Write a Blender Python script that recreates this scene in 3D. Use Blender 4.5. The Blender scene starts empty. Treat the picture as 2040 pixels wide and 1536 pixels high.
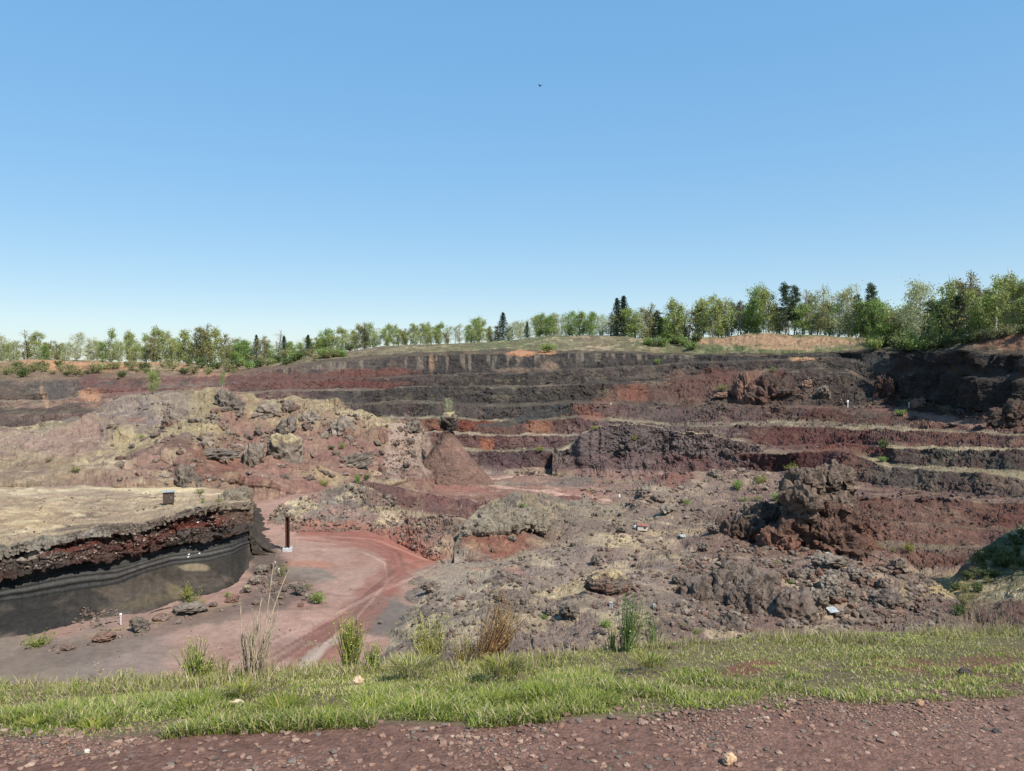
import bpy, bmesh, math, random
import numpy as np
from mathutils import Vector, Matrix
R = math.radians
random.seed(7)
rng = np.random.default_rng(7)
# ------------------------------------------------------------------ camera, sky, sun, exposure
F = 1541.0; W0, H0 = 2040.0, 1536.0
PITCH = math.atan(28/F)
scene = bpy.context.scene
col = scene.collection
cam_d = bpy.data.cameras.new("camera"); cam = bpy.data.objects.new("camera", cam_d); col.objects.link(cam)
cam_d.sensor_width = 36; cam_d.lens = 36*F/W0; cam_d.clip_end = 6000; cam_d.clip_start = 0.05
cam.rotation_euler = (math.pi/2-PITCH, 0, 0)
scene.camera = cam
SUN_AZ, SUN_EL = R(139), R(49)            # clockwise from the viewing direction (+Y)
SUN = Vector((math.sin(SUN_AZ)*math.cos(SUN_EL), math.cos(SUN_AZ)*math.cos(SUN_EL), math.sin(SUN_EL)))
world = bpy.data.worlds.new("World"); scene.world = world; world.use_nodes = True
wn = world.node_tree; bg = wn.nodes['Background']
sky = wn.nodes.new('ShaderNodeTexSky'); sky.sky_type = 'NISHITA'; sky.sun_disc = False
sky.sun_elevation = SUN_EL; sky.sun_rotation = SUN_AZ; sky.altitude = 200; sky.air_density = 1.0; sky.dust_density = 0.3; sky.ozone_density = 3.0
gm = wn.nodes.new('ShaderNodeGamma'); gm.inputs[1].default_value = 0.27
hs = wn.nodes.new('ShaderNodeHueSaturation'); hs.inputs['Saturation'].default_value = 2.75; hs.inputs['Value'].default_value = 3.0
tn = wn.nodes.new('ShaderNodeMix'); tn.data_type = 'RGBA'; tn.blend_type = 'MULTIPLY'; tn.inputs[0].default_value = 1; tn.inputs[7].default_value = (0.97, 1.025, 1.08, 1)
wn.links.new(sky.outputs[0], gm.inputs[0]); wn.links.new(gm.outputs[0], hs.inputs['Color']); wn.links.new(hs.outputs[0], tn.inputs[6]); wn.links.new(tn.outputs[2], bg.inputs[0]); bg.inputs[1].default_value = 0.12
ld = bpy.data.lights.new("sun", 'SUN'); ld.energy = 4.7; ld.angle = R(0.5); ld.color = (1, 0.95, 0.88)
lo = bpy.data.objects.new("sun", ld); col.objects.link(lo); lo.rotation_euler = SUN.to_track_quat('Z', 'Y').to_euler()
scene.view_settings.view_transform = 'Standard'; scene.view_settings.look = 'None'
scene.view_settings.exposure = 0.5; scene.view_settings.gamma = 1.0
scene.render.engine = 'CYCLES'
scene.cycles.max_bounces = 5
ALB = 0.86                                # photo sRGB (sunlit) -> albedo factor

# ------------------------------------------------------------------ pixel <-> world
CP, SP = math.cos(PITCH), math.sin(PITCH)
def P(u, v, d):
    u = np.asarray(u, float); v = np.asarray(v, float); d = np.asarray(d, float)
    a = (u-1020)/F; b = -(v-768)/F
    ry = CP+b*SP; rz = -SP+b*CP
    s = d/ry
    return np.stack(np.broadcast_arrays(a*s, d+0*a, rz*s), -1)
def PV(u, v, d): return Vector(P(u, v, d).tolist())
def proj(p):
    x, y, z = p[..., 0], p[..., 1], p[..., 2]
    yc = y*CP-z*SP; zc = y*SP+z*CP
    return 1020+F*x/yc, 768-F*zc/yc
def v_of(u, z, d):                        # image row of a point at height z, distance d
    return float(proj(np.array([0.0, d, z]))[1])

# ------------------------------------------------------------------ noise
TN = 64
T3 = rng.random((TN, TN, TN)).astype(np.float32)
J3 = rng.random((32, 32, 32, 3)).astype(np.float32)
def vn(p):
    p = p.astype(np.float32); i = np.floor(p).astype(np.int32); f = p-i; f = f*f*f*(f*(f*6-15)+10)
    i0 = i & 63; i1 = (i+1) & 63
    x0, y0, z0 = i0[..., 0], i0[..., 1], i0[..., 2]; x1, y1, z1 = i1[..., 0], i1[..., 1], i1[..., 2]
    fx, fy, fz = f[..., 0], f[..., 1], f[..., 2]
    a = T3[x0, y0, z0]*(1-fx)+T3[x1, y0, z0]*fx; b = T3[x0, y1, z0]*(1-fx)+T3[x1, y1, z0]*fx
    c = T3[x0, y0, z1]*(1-fx)+T3[x1, y0, z1]*fx; d = T3[x0, y1, z1]*(1-fx)+T3[x1, y1, z1]*fx
    return (a*(1-fy)+b*fy)*(1-fz)+(c*(1-fy)+d*fy)*fz
ROT = np.array([[0.36, 0.48, -0.8], [-0.8, 0.6, 0.0], [0.48, 0.64, 0.6]], np.float32)
def fbm(p, oct=4, gain=0.5, off=0.0):
    q = p.astype(np.float32)+off; s = 0; a = 1.0; t = 0
    for _ in range(oct):
        s = s+a*vn(q); t += a; a *= gain; q = (q@ROT.T)*2.03+7.3
    return s/t
def ridged(p, oct=4, off=0.0):
    q = p.astype(np.float32)+off; s = 0; a = 1.0; t = 0
    for _ in range(oct):
        s = s+a*(1-np.abs(2*vn(q)-1)); t += a; a *= 0.5; q = (q@ROT.T)*2.03+3.1
    return s/t
def worley(p):
    p = p.astype(np.float32); i = np.floor(p).astype(np.int32); f = p-i
    f1 = np.full(p.shape[:-1], 9.0, np.float32); f2 = f1.copy(); cid = np.zeros_like(f1)
    for dx in (-1, 0, 1):
        for dy in (-1, 0, 1):
            for dz in (-1, 0, 1):
                j = J3[(i[..., 0]+dx) & 31, (i[..., 1]+dy) & 31, (i[..., 2]+dz) & 31]
                e0 = j[..., 0]+dx-f[..., 0]; e1 = j[..., 1]+dy-f[..., 1]; e2 = j[..., 2]+dz-f[..., 2]
                dd = e0*e0+e1*e1+e2*e2
                m = dd < f1
                f2 = np.where(m, f1, np.minimum(f2, dd)); cid = np.where(m, (j[..., 0]*7.3+j[..., 2]*3.1) % 1, cid); f1 = np.where(m, dd, f1)
    return np.sqrt(f1), np.sqrt(f2), cid
def sm(a, b, x):
    t = np.clip((x-a)/(b-a), 0, 1); return t*t*(3-2*t)
def lin(c):
    c = np.asarray(c, float)/255.0
    return np.where(c <= 0.04045, c/12.92, ((c+0.055)/1.055)**2.4)
def alb(c):
    l = lin(c)**1.09*ALB; y = l@np.array([0.21, 0.72, 0.07])
    return (y+(l-y)*0.72)*np.array([1.03, 1.0, 0.86])

# ------------------------------------------------------------------ materials
def new_mat(name):
    m = bpy.data.materials.new(name); m.use_nodes = True
    nt = m.node_tree; b = nt.nodes['Principled BSDF']
    b.inputs['Roughness'].default_value = 0.95; b.inputs['Specular IOR Level'].default_value = 0.15
    return m, nt, b
def geo_mat(name, s1, s2, bump=0.5, dist=0.1, lo=0.72, hi=1.25, rough=0.95):
    """colour attribute (what the ground is made of) broken up by procedural noise and bump in metres"""
    m, nt, b = new_mat(name); N = nt.nodes.new; L = nt.links.new
    at = N('ShaderNodeAttribute'); at.attribute_name = 'Col'
    tc = N('ShaderNodeNewGeometry')
    n1 = N('ShaderNodeTexNoise'); n1.inputs['Scale'].default_value = s1; n1.inputs['Detail'].default_value = 6; n1.inputs['Roughness'].default_value = 0.65
    L(tc.outputs['Position'], n1.inputs['Vector'])
    mr = N('ShaderNodeMapRange'); mr.inputs[1].default_value = 0.3; mr.inputs[2].default_value = 0.7; mr.inputs[3].default_value = lo; mr.inputs[4].default_value = hi
    L(n1.outputs[0], mr.inputs[0])
    mx = N('ShaderNodeMix'); mx.data_type = 'RGBA'; mx.blend_type = 'MULTIPLY'; mx.inputs[0].default_value = 1
    L(at.outputs['Color'], mx.inputs[6]); L(mr.outputs[0], mx.inputs[7]); L(mx.outputs[2], b.inputs['Base Color'])
    v = N('ShaderNodeTexVoronoi'); v.inputs['Scale'].default_value = s2; L(tc.outputs['Position'], v.inputs['Vector'])
    n3 = N('ShaderNodeTexNoise'); n3.inputs['Scale'].default_value = s1*2.7; n3.inputs['Detail'].default_value = 8; n3.inputs['Roughness'].default_value = 0.75; L(tc.outputs['Position'], n3.inputs['Vector'])
    ad = N('ShaderNodeMath'); ad.operation = 'MULTIPLY_ADD'; L(v.outputs[0], ad.inputs[0]); ad.inputs[1].default_value = -0.5; sm_ = N('ShaderNodeMath'); sm_.operation = 'MULTIPLY_ADD'; L(n3.outputs[0], sm_.inputs[0]); sm_.inputs[1].default_value = 1.1; L(n1.outputs[0], sm_.inputs[2]); L(sm_.outputs[0], ad.inputs[2])
    bp = N('ShaderNodeBump'); bp.inputs['Strength'].default_value = bump; bp.inputs['Distance'].default_value = dist
    L(ad.outputs[0], bp.inputs['Height']); L(bp.outputs[0], b.inputs['Normal'])
    b.inputs['Roughness'].default_value = rough
    return m
M_FAR = geo_mat('scoria_rock', 1.1, 1.6, 0.8, 0.4)
M_MID = geo_mat('lava_rubble', 2.0, 3.2, 0.8, 0.2, 0.78, 1.4)
M_ROCK = geo_mat('boulder_rock', 1.8, 3.2, 0.8, 0.26, 0.75, 1.55)
M_FLOOR = geo_mat('packed_scoria', 1.6, 6.0, 0.6, 0.07, 0.8, 1.14)
M_GRAVEL = geo_mat('path_gravel', 22, 45, 0.9, 0.02, 0.6, 1.35)
M_STONE = geo_mat('stone', 30, 60, 0.6, 0.01, 0.75, 1.2)
def leaf_mat(name, c, var=0.25, trans=0.35, attr=False):
    m, nt, b = new_mat(name); N = nt.nodes.new; L = nt.links.new
    b.inputs['Roughness'].default_value = 0.6
    oi = N('ShaderNodeObjectInfo'); tc = N('ShaderNodeTexCoord'); nz = N('ShaderNodeTexNoise'); nz.inputs['Scale'].default_value = 1.3
    L(tc.outputs['Object'], nz.inputs['Vector'])
    hs = N('ShaderNodeHueSaturation')
    mr = N('ShaderNodeMapRange'); mr.inputs[1].default_value = 0.3; mr.inputs[2].default_value = 0.7; mr.inputs[3].default_value = 1-var; mr.inputs[4].default_value = 1+var
    L(nz.outputs[0], mr.inputs[0]); L(mr.outputs[0], hs.inputs['Value'])
    m2 = N('ShaderNodeMapRange'); m2.inputs[3].default_value = 0.482; m2.inputs[4].default_value = 0.515; L(oi.outputs['Random'], m2.inputs[0]); L(m2.outputs[0], hs.inputs['Hue'])
    if attr:
        a = N('ShaderNodeAttribute'); a.attribute_name = 'Col'; L(a.outputs['Color'], hs.inputs['Color'])
    else: hs.inputs['Color'].default_value = (*c, 1)
    L(hs.outputs[0], b.inputs['Base Color'])
    tr = N('ShaderNodeBsdfTranslucent'); L(hs.outputs[0], tr.inputs[0])
    ms = N('ShaderNodeMixShader'); ms.inputs[0].default_value = trans
    out = nt.nodes['Material Output']; L(b.outputs[0], ms.inputs[1]); L(tr.outputs[0], ms.inputs[2]); L(ms.outputs[0], out.inputs[0])
    return m
M_LBIRCH = leaf_mat('birch_leaves', (0.31, 0.35, 0.11))
M_LPALE = leaf_mat('pale_spring_leaves', (0.38, 0.40, 0.19))
M_LGREEN = leaf_mat('fresh_green_leaves', (0.24, 0.32, 0.09))
M_LOLIVE = leaf_mat('olive_leaves', (0.27, 0.26, 0.11))
M_LFIR = leaf_mat('fir_needles', (0.028, 0.05, 0.026), 0.3, 0.1)
M_LPINE = leaf_mat('pine_needles', (0.055, 0.08, 0.04), 0.3, 0.1)
M_LSCRUB = leaf_mat('scrub_leaves', (0.12, 0.15, 0.055), 0.35, 0.25)
M_LYEL = leaf_mat('yellow_green_leaves', (0.26, 0.27, 0.05))
M_GRASS = leaf_mat('grass_blades', (0, 0, 0), 0.18, 0.35, attr=True)
def bark_mat(name, c, c2, sc):
    m, nt, b = new_mat(name); N = nt.nodes.new; L = nt.links.new
    tc = N('ShaderNodeTexCoord'); nz = N('ShaderNodeTexNoise'); nz.inputs['Scale'].default_value = sc; nz.inputs['Detail'].default_value = 5
    L(tc.outputs['Object'], nz.inputs['Vector']); cr = N('ShaderNodeValToRGB'); cr.color_ramp.elements[0].position = 0.4; cr.color_ramp.elements[1].position = 0.55
    cr.color_ramp.elements[0].color = (*c2, 1); cr.color_ramp.elements[1].color = (*c, 1)
    L(nz.outputs[0], cr.inputs[0]); L(cr.outputs[0], b.inputs['Base Color'])
    return m
M_BBIRCH = bark_mat('birch_bark', (0.55, 0.52, 0.47), (0.22, 0.2, 0.18), 3)
M_BGREY = bark_mat('grey_bark', (0.20, 0.17, 0.14), (0.11, 0.09, 0.075), 4)
M_TWIG = bark_mat('bare_twigs', (0.28, 0.23, 0.2), (0.18, 0.15, 0.13), 4)
M_DRY = bark_mat('dry_stalks', (0.42, 0.34, 0.22), (0.28, 0.22, 0.15), 20)
M_RUST = bark_mat('rusted_steel', (0.085, 0.035, 0.025), (0.05, 0.025, 0.02), 6)
M_CONC = bark_mat('concrete', (0.48, 0.48, 0.47), (0.36, 0.36, 0.36), 5)
M_WOOD = bark_mat('weathered_wood', (0.10, 0.07, 0.055), (0.06, 0.045, 0.04), 8)
M_ROOFG = bark_mat('grey_sheet', (0.32, 0.35, 0.35), (0.24, 0.27, 0.27), 3)
M_TILE = bark_mat('red_tile', (0.30, 0.12, 0.09), (0.2, 0.09, 0.07), 6)
M_PLAST = bark_mat('pale_plaster', (0.62, 0.55, 0.45), (0.5, 0.44, 0.36), 4)
M_WHITE = bark_mat('white_paint', (0.8, 0.8, 0.78), (0.7, 0.7, 0.68), 5)
M_BIRD = bark_mat('dark_feathers', (0.03, 0.03, 0.03), (0.02, 0.02, 0.02), 5)

# ------------------------------------------------------------------ mesh helpers
def tag(o, label=None, cat=None, group=None, kind=None):
    if label: o['label'] = label
    if cat: o['category'] = cat
    if group: o['group'] = group
    if kind: o['kind'] = kind
    return o
def np_mesh(name, verts, faces, colr=None, smooth=True):
    """faces: (n,3) or (n,4) int array"""
    me = bpy.data.meshes.new(name); n = len(verts); k = faces.shape[1]; m = len(faces)
    me.vertices.add(n); me.vertices.foreach_set('co', np.ascontiguousarray(verts, np.float32).ravel())
    me.loops.add(m*k); me.loops.foreach_set('vertex_index', np.ascontiguousarray(faces, np.int32).ravel())
    me.polygons.add(m); me.polygons.foreach_set('loop_start', np.arange(0, m*k, k, dtype=np.int32))
    me.polygons.foreach_set('use_smooth', np.full(m, smooth))
    me.update(calc_edges=True)
    if colr is not None:
        a = me.color_attributes.new('Col', 'FLOAT_COLOR', 'POINT')
        c = np.ones((n, 4), np.float32); c[:, :3] = np.clip(colr, 0, 1); a.data.foreach_set('color', c.ravel())
    return me
def obj(name, me, mat=None, parent=None, loc=None):
    o = bpy.data.objects.new(name, me); col.objects.link(o)
    if mat and not me.materials: me.materials.append(mat)
    if parent: o.parent = parent
    if loc is not None: o.location = loc
    return o
def empty(name, loc=(0, 0, 0), rz=0, sc=1):
    o = bpy.data.objects.new(name, None); col.objects.link(o); o.location = loc; o.rotation_euler = (0, 0, rz); o.scale = (sc,)*3 if not hasattr(sc, '__len__') else sc
    o.empty_display_size = 0.3
    return o

# ------------------------------------------------------------------ terrain sheets
def smooth1(a, k):
    if k < 2: return a
    ker = np.hanning(k+2)[1:-1]; ker /= ker.sum()
    return np.convolve(np.pad(a, (k//2, k-1-k//2), 'edge'), ker, 'valid')
DM = np.full((520, 1000), 1e9)            # depth map in 3 px cells, u from -480 to 2520
def dm_add(pos):
    u, v = proj(pos); iu = ((u+480)/3).astype(int).ravel(); iv = (v/3).astype(int).ravel(); d = pos[..., 1].ravel()
    ok = (iu >= 0) & (iu < 1000) & (iv >= 0) & (iv < 520)
    np.minimum.at(DM, (iv[ok], iu[ok]), d[ok])
def surf(u, v):
    iu = int((u+480)/3); iv = int(v/3); best = 1e9
    for r in range(0, 6):
        w = DM[max(iv-r, 0):iv+r+1, max(iu-r, 0):iu+r+1]
        if w.size and w.min() < 1e8: best = float(w.min()); break
    if best > 1e8: best = 200.0
    return PV(u, v, best)
PAINT = []                                # (u, v, ru, rv, rot, colour, alpha, hardness)
def sheet(name, lines, bands, u0, u1, du, mat, seed=0.0, wob=1.0, skirt=(None, None), rowpx=1.6, strokes=(), low=(0, 20), label=None, cat=None, sk=9, paint=True, skirtc=None, skp=1.0):
    U = np.arange(u0, u1+du, du); n = len(U); L = []
    q1 = np.stack([U/37+seed*3.1, U*0+seed, U*0], -1)
    for k, ln in enumerate(lines):
        uu = [c[0] for c in ln]; dd = [c[2] for c in ln]
        vv = [c[1] if not isinstance(c[1], tuple) else v_of(c[0], c[1][1], c[2]) for c in ln]
        v = smooth1(np.interp(U, uu, vv), sk); d = smooth1(np.interp(U, uu, dd), sk)
        w = wob if k not in (0, len(lines)-1) else 0
        v = v+w*(fbm(q1+k*5.7, 4)-0.5)*4.0
        d = d*(1+w*0.016*(fbm(q1*0.8+k*0.9+40, 4)-0.5)*2)
        L.append(P(U, v, d))
    rows = []; bi = []; tt = []
    for k, b in enumerate(bands):
        a, c = L[k], L[k+1]
        va, vc = proj(a)[1], proj(c)[1]
        inside = (U > -60) & (U < 2100)
        px = np.percentile(np.abs(va-vc)[inside], 90) if inside.any() else 10
        m = b.get('rows') or int(np.clip(px/rowpx, 3, 170))
        for i in range(m):
            t = i/m; te = t
            if b.get('prof'): te = b['prof'](t)
            q = a+(c-a)*t if not b.get('prof') else np.concatenate([(a+(c-a)*t)[..., :2], (a+(c-a)*te)[..., 2:]], -1)
            rows.append(q); bi.append(k); tt.append(t)
    rows.append(L[-1]); bi.append(len(bands)-1); tt.append(1.0)
    pos = np.array(rows); bi = np.array(bi); tt = np.array(tt); nr = len(rows)
    # extension columns (sides that drop away)
    cols0 = 0
    if skirt[0] is not None:
        dx, zb = skirt[0]; c0 = pos[:, :1].copy(); ex = []
        for i in range(10, 0, -1):
            e = c0.copy(); t = i/10; e[..., 0] -= dx*t; e[..., 2] = c0[..., 2]+(np.minimum(zb, c0[..., 2])-c0[..., 2])*(t**0.7); ex.append(e)
        pos = np.concatenate(ex+[pos], 1)
    if skirt[1] is not None:
        dx, zb = skirt[1]; c0 = pos[:, -1:].copy(); ex = []
        for i in range(1, 29):
            e = c0.copy(); t = i/28; e[..., 0] += dx*t**skp*(.8+.9*(fbm(c0*np.array([0, .5, .5])+seed+50, 3)-.2))+(fbm(c0*.6+t*3+seed, 3)-.5)*.6*math.sin(t*3.1); e[..., 2] = c0[..., 2]+(np.minimum(zb, c0[..., 2])-c0[..., 2])*(t**0.7); ex.append(e)
        pos = np.concatenate([pos]+ex, 1)
    nc = pos.shape[1]
    base = pos.copy()
    def normals(p):
        gu = np.gradient(p, axis=1); gv = np.gradient(p, axis=0)
        nn = np.cross(gu, gv); nn /= np.linalg.norm(nn, axis=-1, keepdims=True)+1e-9
        return nn
    def par(key, dflt):
        a = np.array([bands[b].get(key, dflt) for b in bi], float)
        return smooth1(a, 5)[:, None] if nr > 8 else a[:, None]
    # low frequency swell, then gullies, chunks, fines along the normal
    if low[0]: pos[..., 2] += low[0]*(fbm(base/low[1]+seed, 3)-0.5)*2*par('lowk', 1)
    nrm = normals(pos)
    sc = par('scale', 1.0)
    g = par('gully', 0); c = par('chunk', 0); f = par('fine', 0)
    q = pos.copy(); q[..., 2] *= 0.22
    D = np.zeros(pos.shape[:2])
    if g.max() > 0:
        D += g*(ridged(q/(5.0*sc[..., None])+seed, 4)-0.62)*2.2
    if c.max() > 0:
        wp = pos+np.stack([fbm(pos*0.55+seed+k_, 3)-0.5 for k_ in (0, 15, 33)], -1)*2.6*sc[..., None]
        wp = wp*np.array([.75, .75, 1.25])
        f1, f2, cid = worley(wp/(1.7*sc[..., None]))
        patch = sm(0.3, 0.62, fbm(pos/9.0+seed+11, 3))*0.8+0.25
        D += c*patch*((cid-0.45)*1.2+sm(0.0, 0.14, f2-f1)*0.4-.2)
        f1, f2, cid2 = worley(wp/(0.62*sc[..., None])+3.3)
        D += c*0.45*patch*((cid2-0.45)*1.1+sm(0.0, 0.16, f2-f1)*0.35-.2)
    D += f*(fbm(pos/1.3+seed, 5, 0.6)-0.5)*2
    D += 1.0*f*(fbm(pos/6+seed+3, 3, 0.6)-0.5)*2
    rb = par('ribs', 0)
    if rb.max() > 0:                      # vertical buttresses of the black cliff
        ub = proj(base)[0]; qq = base.copy(); qq[..., 2] *= 0.05
        D += rb*sm(1735, 1800, ub)*((ridged(qq/9.0+seed+5, 2)-0.6)*8.0+(ridged(qq/3.5+seed+5, 2)-0.6)*3.0)
    gl = par('lumps', 0)
    if gl.max() > 0:
        D += gl*(np.maximum(fbm(base/np.array([7, 7, 9])+seed+31, 3)-0.50, 0)*9.0+(ridged(base/np.array([12.0, 9.0, 9.0])+seed+13, 4)-0.65)*5.0)
    pos = pos+nrm*D[..., None]
    nr2 = normals(pos)
    up = np.abs(nrm[..., 2]); up2 = np.abs(nr2[..., 2])
    # ---- colour of the material itself
    uu, vv = proj(base)
    C = np.zeros(pos.shape); ALT = np.zeros(pos.shape)
    for k, b in enumerate(bands):
        r = bi == k
        st = b['col']; us = [s[0] for s in st]
        uw = uu[r]+(fbm(base[r]/7.0+seed, 3)-0.5)*90*b.get('mixw', 1)
        for ch in range(3):
            C[r, :, ch] = np.interp(uw, us, [alb(s[1])[ch] for s in st])
        ALT[r] = alb(b.get('alt', st[0][1]))
    n1 = fbm(base/5.0+seed+20, 5, 0.6); n2 = fbm(base/1.6+seed+30, 4, 0.6)
    am = (sm(0.47, 0.63, n1)*par('altk', 0.0))[..., None]
    C = C*(1-am)+ALT*am
    ql = base.copy(); ql[..., :2] *= 0.06; ql[..., 2] *= 1.6
    lay = fbm(ql+seed, 3)
    C = C*(1+(par('lay', 0)*(lay-0.5)*1.6))[..., None]
    C = C*(0.72+0.56*n2)[..., None]*(0.8+0.4*fbm(base/14+seed+60, 3))[..., None]
    # red / grey tint
    tn = ((fbm(base/8.0+seed+80, 4)-0.5)*0.5)[..., None]
    C = C*np.concatenate([1+tn*0.22, 1-tn*0.1, 1-tn*0.16], -1)
    # dry grass on ground that lies flat
    STRAW = alb((202, 182, 148)); STRAW2 = alb((178, 158, 124))
    sn = fbm(base/3.2+seed+50, 5, 0.62)
    stq = (sm(0.50, 0.60, sn+0.10*(up2-0.75))*sm(0.62, 0.86, up)*par('straw', 0)*(.45+.55*sm(.42, .58, fbm(base/np.array([16, 8, 8])+seed+77, 3))))[..., None]
    sc2 = sm(0.4, 0.6, n2)[..., None]
    C = C*(1-stq)+(STRAW*sc2+STRAW2*(1-sc2))*stq*(0.8+0.4*n2)[..., None]
    lipk = par('lip', 0); tcol = np.array(tt)[:, None]
    for k, b in enumerate(bands):         # ash layers: thin dark and pale beds that follow the cut
        if b.get('k') != 'strata': continue
        r = bi == k; tb = tt[r][:, None]+(fbm(np.stack([uu[r]/60, uu[r]*0, tt[r][:, None]*2+uu[r]*0], -1)+4, 3)-0.5)*0.10
        prof = np.interp(tb, STR_T, STR_V)+(vn(np.stack([uu[r]/220, tb*38, tb*0], -1))-0.5)*0.22
        C[r] = C[r]*prof[..., None]
    sk_ = par('streak', 0)
    if sk_.max() > 0:                     # pale sand washed down over the dark face
        un = uu/5.5; ph_ = fbm(np.stack([un, un*0, un*0], -1)+seed, 3); dp = fbm(np.stack([un*.6, un*0+7, un*0], -1), 2)
        m = (sm(.53, .66, ph_)*sm(dp-.25, dp+.15, tcol)*sk_*sm(440, 560, uu)*(1-sm(1340, 1420, uu)))[..., None]
        C = C*(1-m)+alb((132, 118, 108))*m
    if paint:
        wu = (fbm(base/2.5+90, 4, 0.6)-0.5); wv = (fbm(base/2.5+120, 4, 0.6)-0.5)
        u_lo, u_hi, v_lo, v_hi = uu.min(), uu.max(), vv.min(), vv.max()
        for (pu, pv, ru, rv, rot, pc, pa, ph) in PAINT:
            if pu+ru*1.5 < u_lo or pu-ru*1.5 > u_hi: continue
            du_ = uu-pu+wu*ru*0.9; dv_ = vv-pv+wv*rv*1.1
            ca, sa = math.cos(rot), math.sin(rot)
            e = np.hypot((du_*ca+dv_*sa)/ru, (-du_*sa+dv_*ca)/rv)
            m = (1-sm(1.0-ph, 1.0+ph, e))*pa
            m = m[..., None]
            C = C*(1-m)+alb(pc)*(0.75+0.5*n2)[..., None]*m
    for (pts, wd, pc, pa) in strokes:     # wheel tracks and roads, laid out on the ground in metres
        w = np.array([surf_plane(*p) if len(p) == 2 else P(*p)[:2] for p in pts]); X, Y = pos[..., 0], pos[..., 1]
        best = np.full(X.shape, 1e9)
        for a_, b_ in zip(w[:-1], w[1:]):
            dxy = b_-a_; l2 = (dxy**2).sum()+1e-9
            t = np.clip(((X-a_[0])*dxy[0]+(Y-a_[1])*dxy[1])/l2, 0, 1)
            best = np.minimum(best, np.hypot(X-a_[0]-t*dxy[0], Y-a_[1]-t*dxy[1]))
        best = best+(fbm(base/2.0+5, 4, 0.6)-0.5)*wd*0.8
        m = ((1-sm(wd*0.55, wd*1.05, best))*pa*(0.55+0.45*sm(0.35, 0.6, fbm(base/3.1+9, 3))))[..., None]
        C = C*(1-m)+alb(pc)*(0.85+0.3*n2)[..., None]*m
    if skirtc is not None and skirt[1] is not None:
        wk = sm(0, .35, np.arange(28)/27.0+.25*(n2[:, -28:]-.5))[..., None]; C[:, -28:] = C[:, -28:]*(1-wk)+alb(skirtc)*(.7+.6*n2[:, -28:, None])*wk
    idx = np.arange(nr*nc).reshape(nr, nc)
    fc = np.stack([idx[:-1, :-1], idx[:-1, 1:], idx[1:, 1:], idx[1:, :-1]], -1).reshape(-1, 4)
    me = np_mesh(name, pos.reshape(-1, 3), fc, C.reshape(-1, 3), mat in (M_FLOOR, M_GRAVEL))
    o = obj(name, me, mat)
    if label: tag(o, label, cat)
    else: o['kind'] = 'structure'
    dm_add(pos)
    return o
FZ = -20.0
STR_T = [0, .06, .09, .15, .20, .24, .30, .36, .40, .47, .50, .56, .62, .66, .72, .8, .88, .95, 1.0]
STR_V = [.6, .35, .7, 1.0, .6, .15, .35, 1.2, 1.4, .9, .18, .9, 1.3, .4, 1.0, .75, 1.2, 1.35, .9]

def surf_plane(u, v, z=FZ):
    # world xy of a pixel on the horizontal plane z
    b = -(v-768)/F; rz = -SP+b*CP; ry = CP+b*SP; s = z/rz
    return np.array([(u-1020)/F*s, ry*s])
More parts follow.
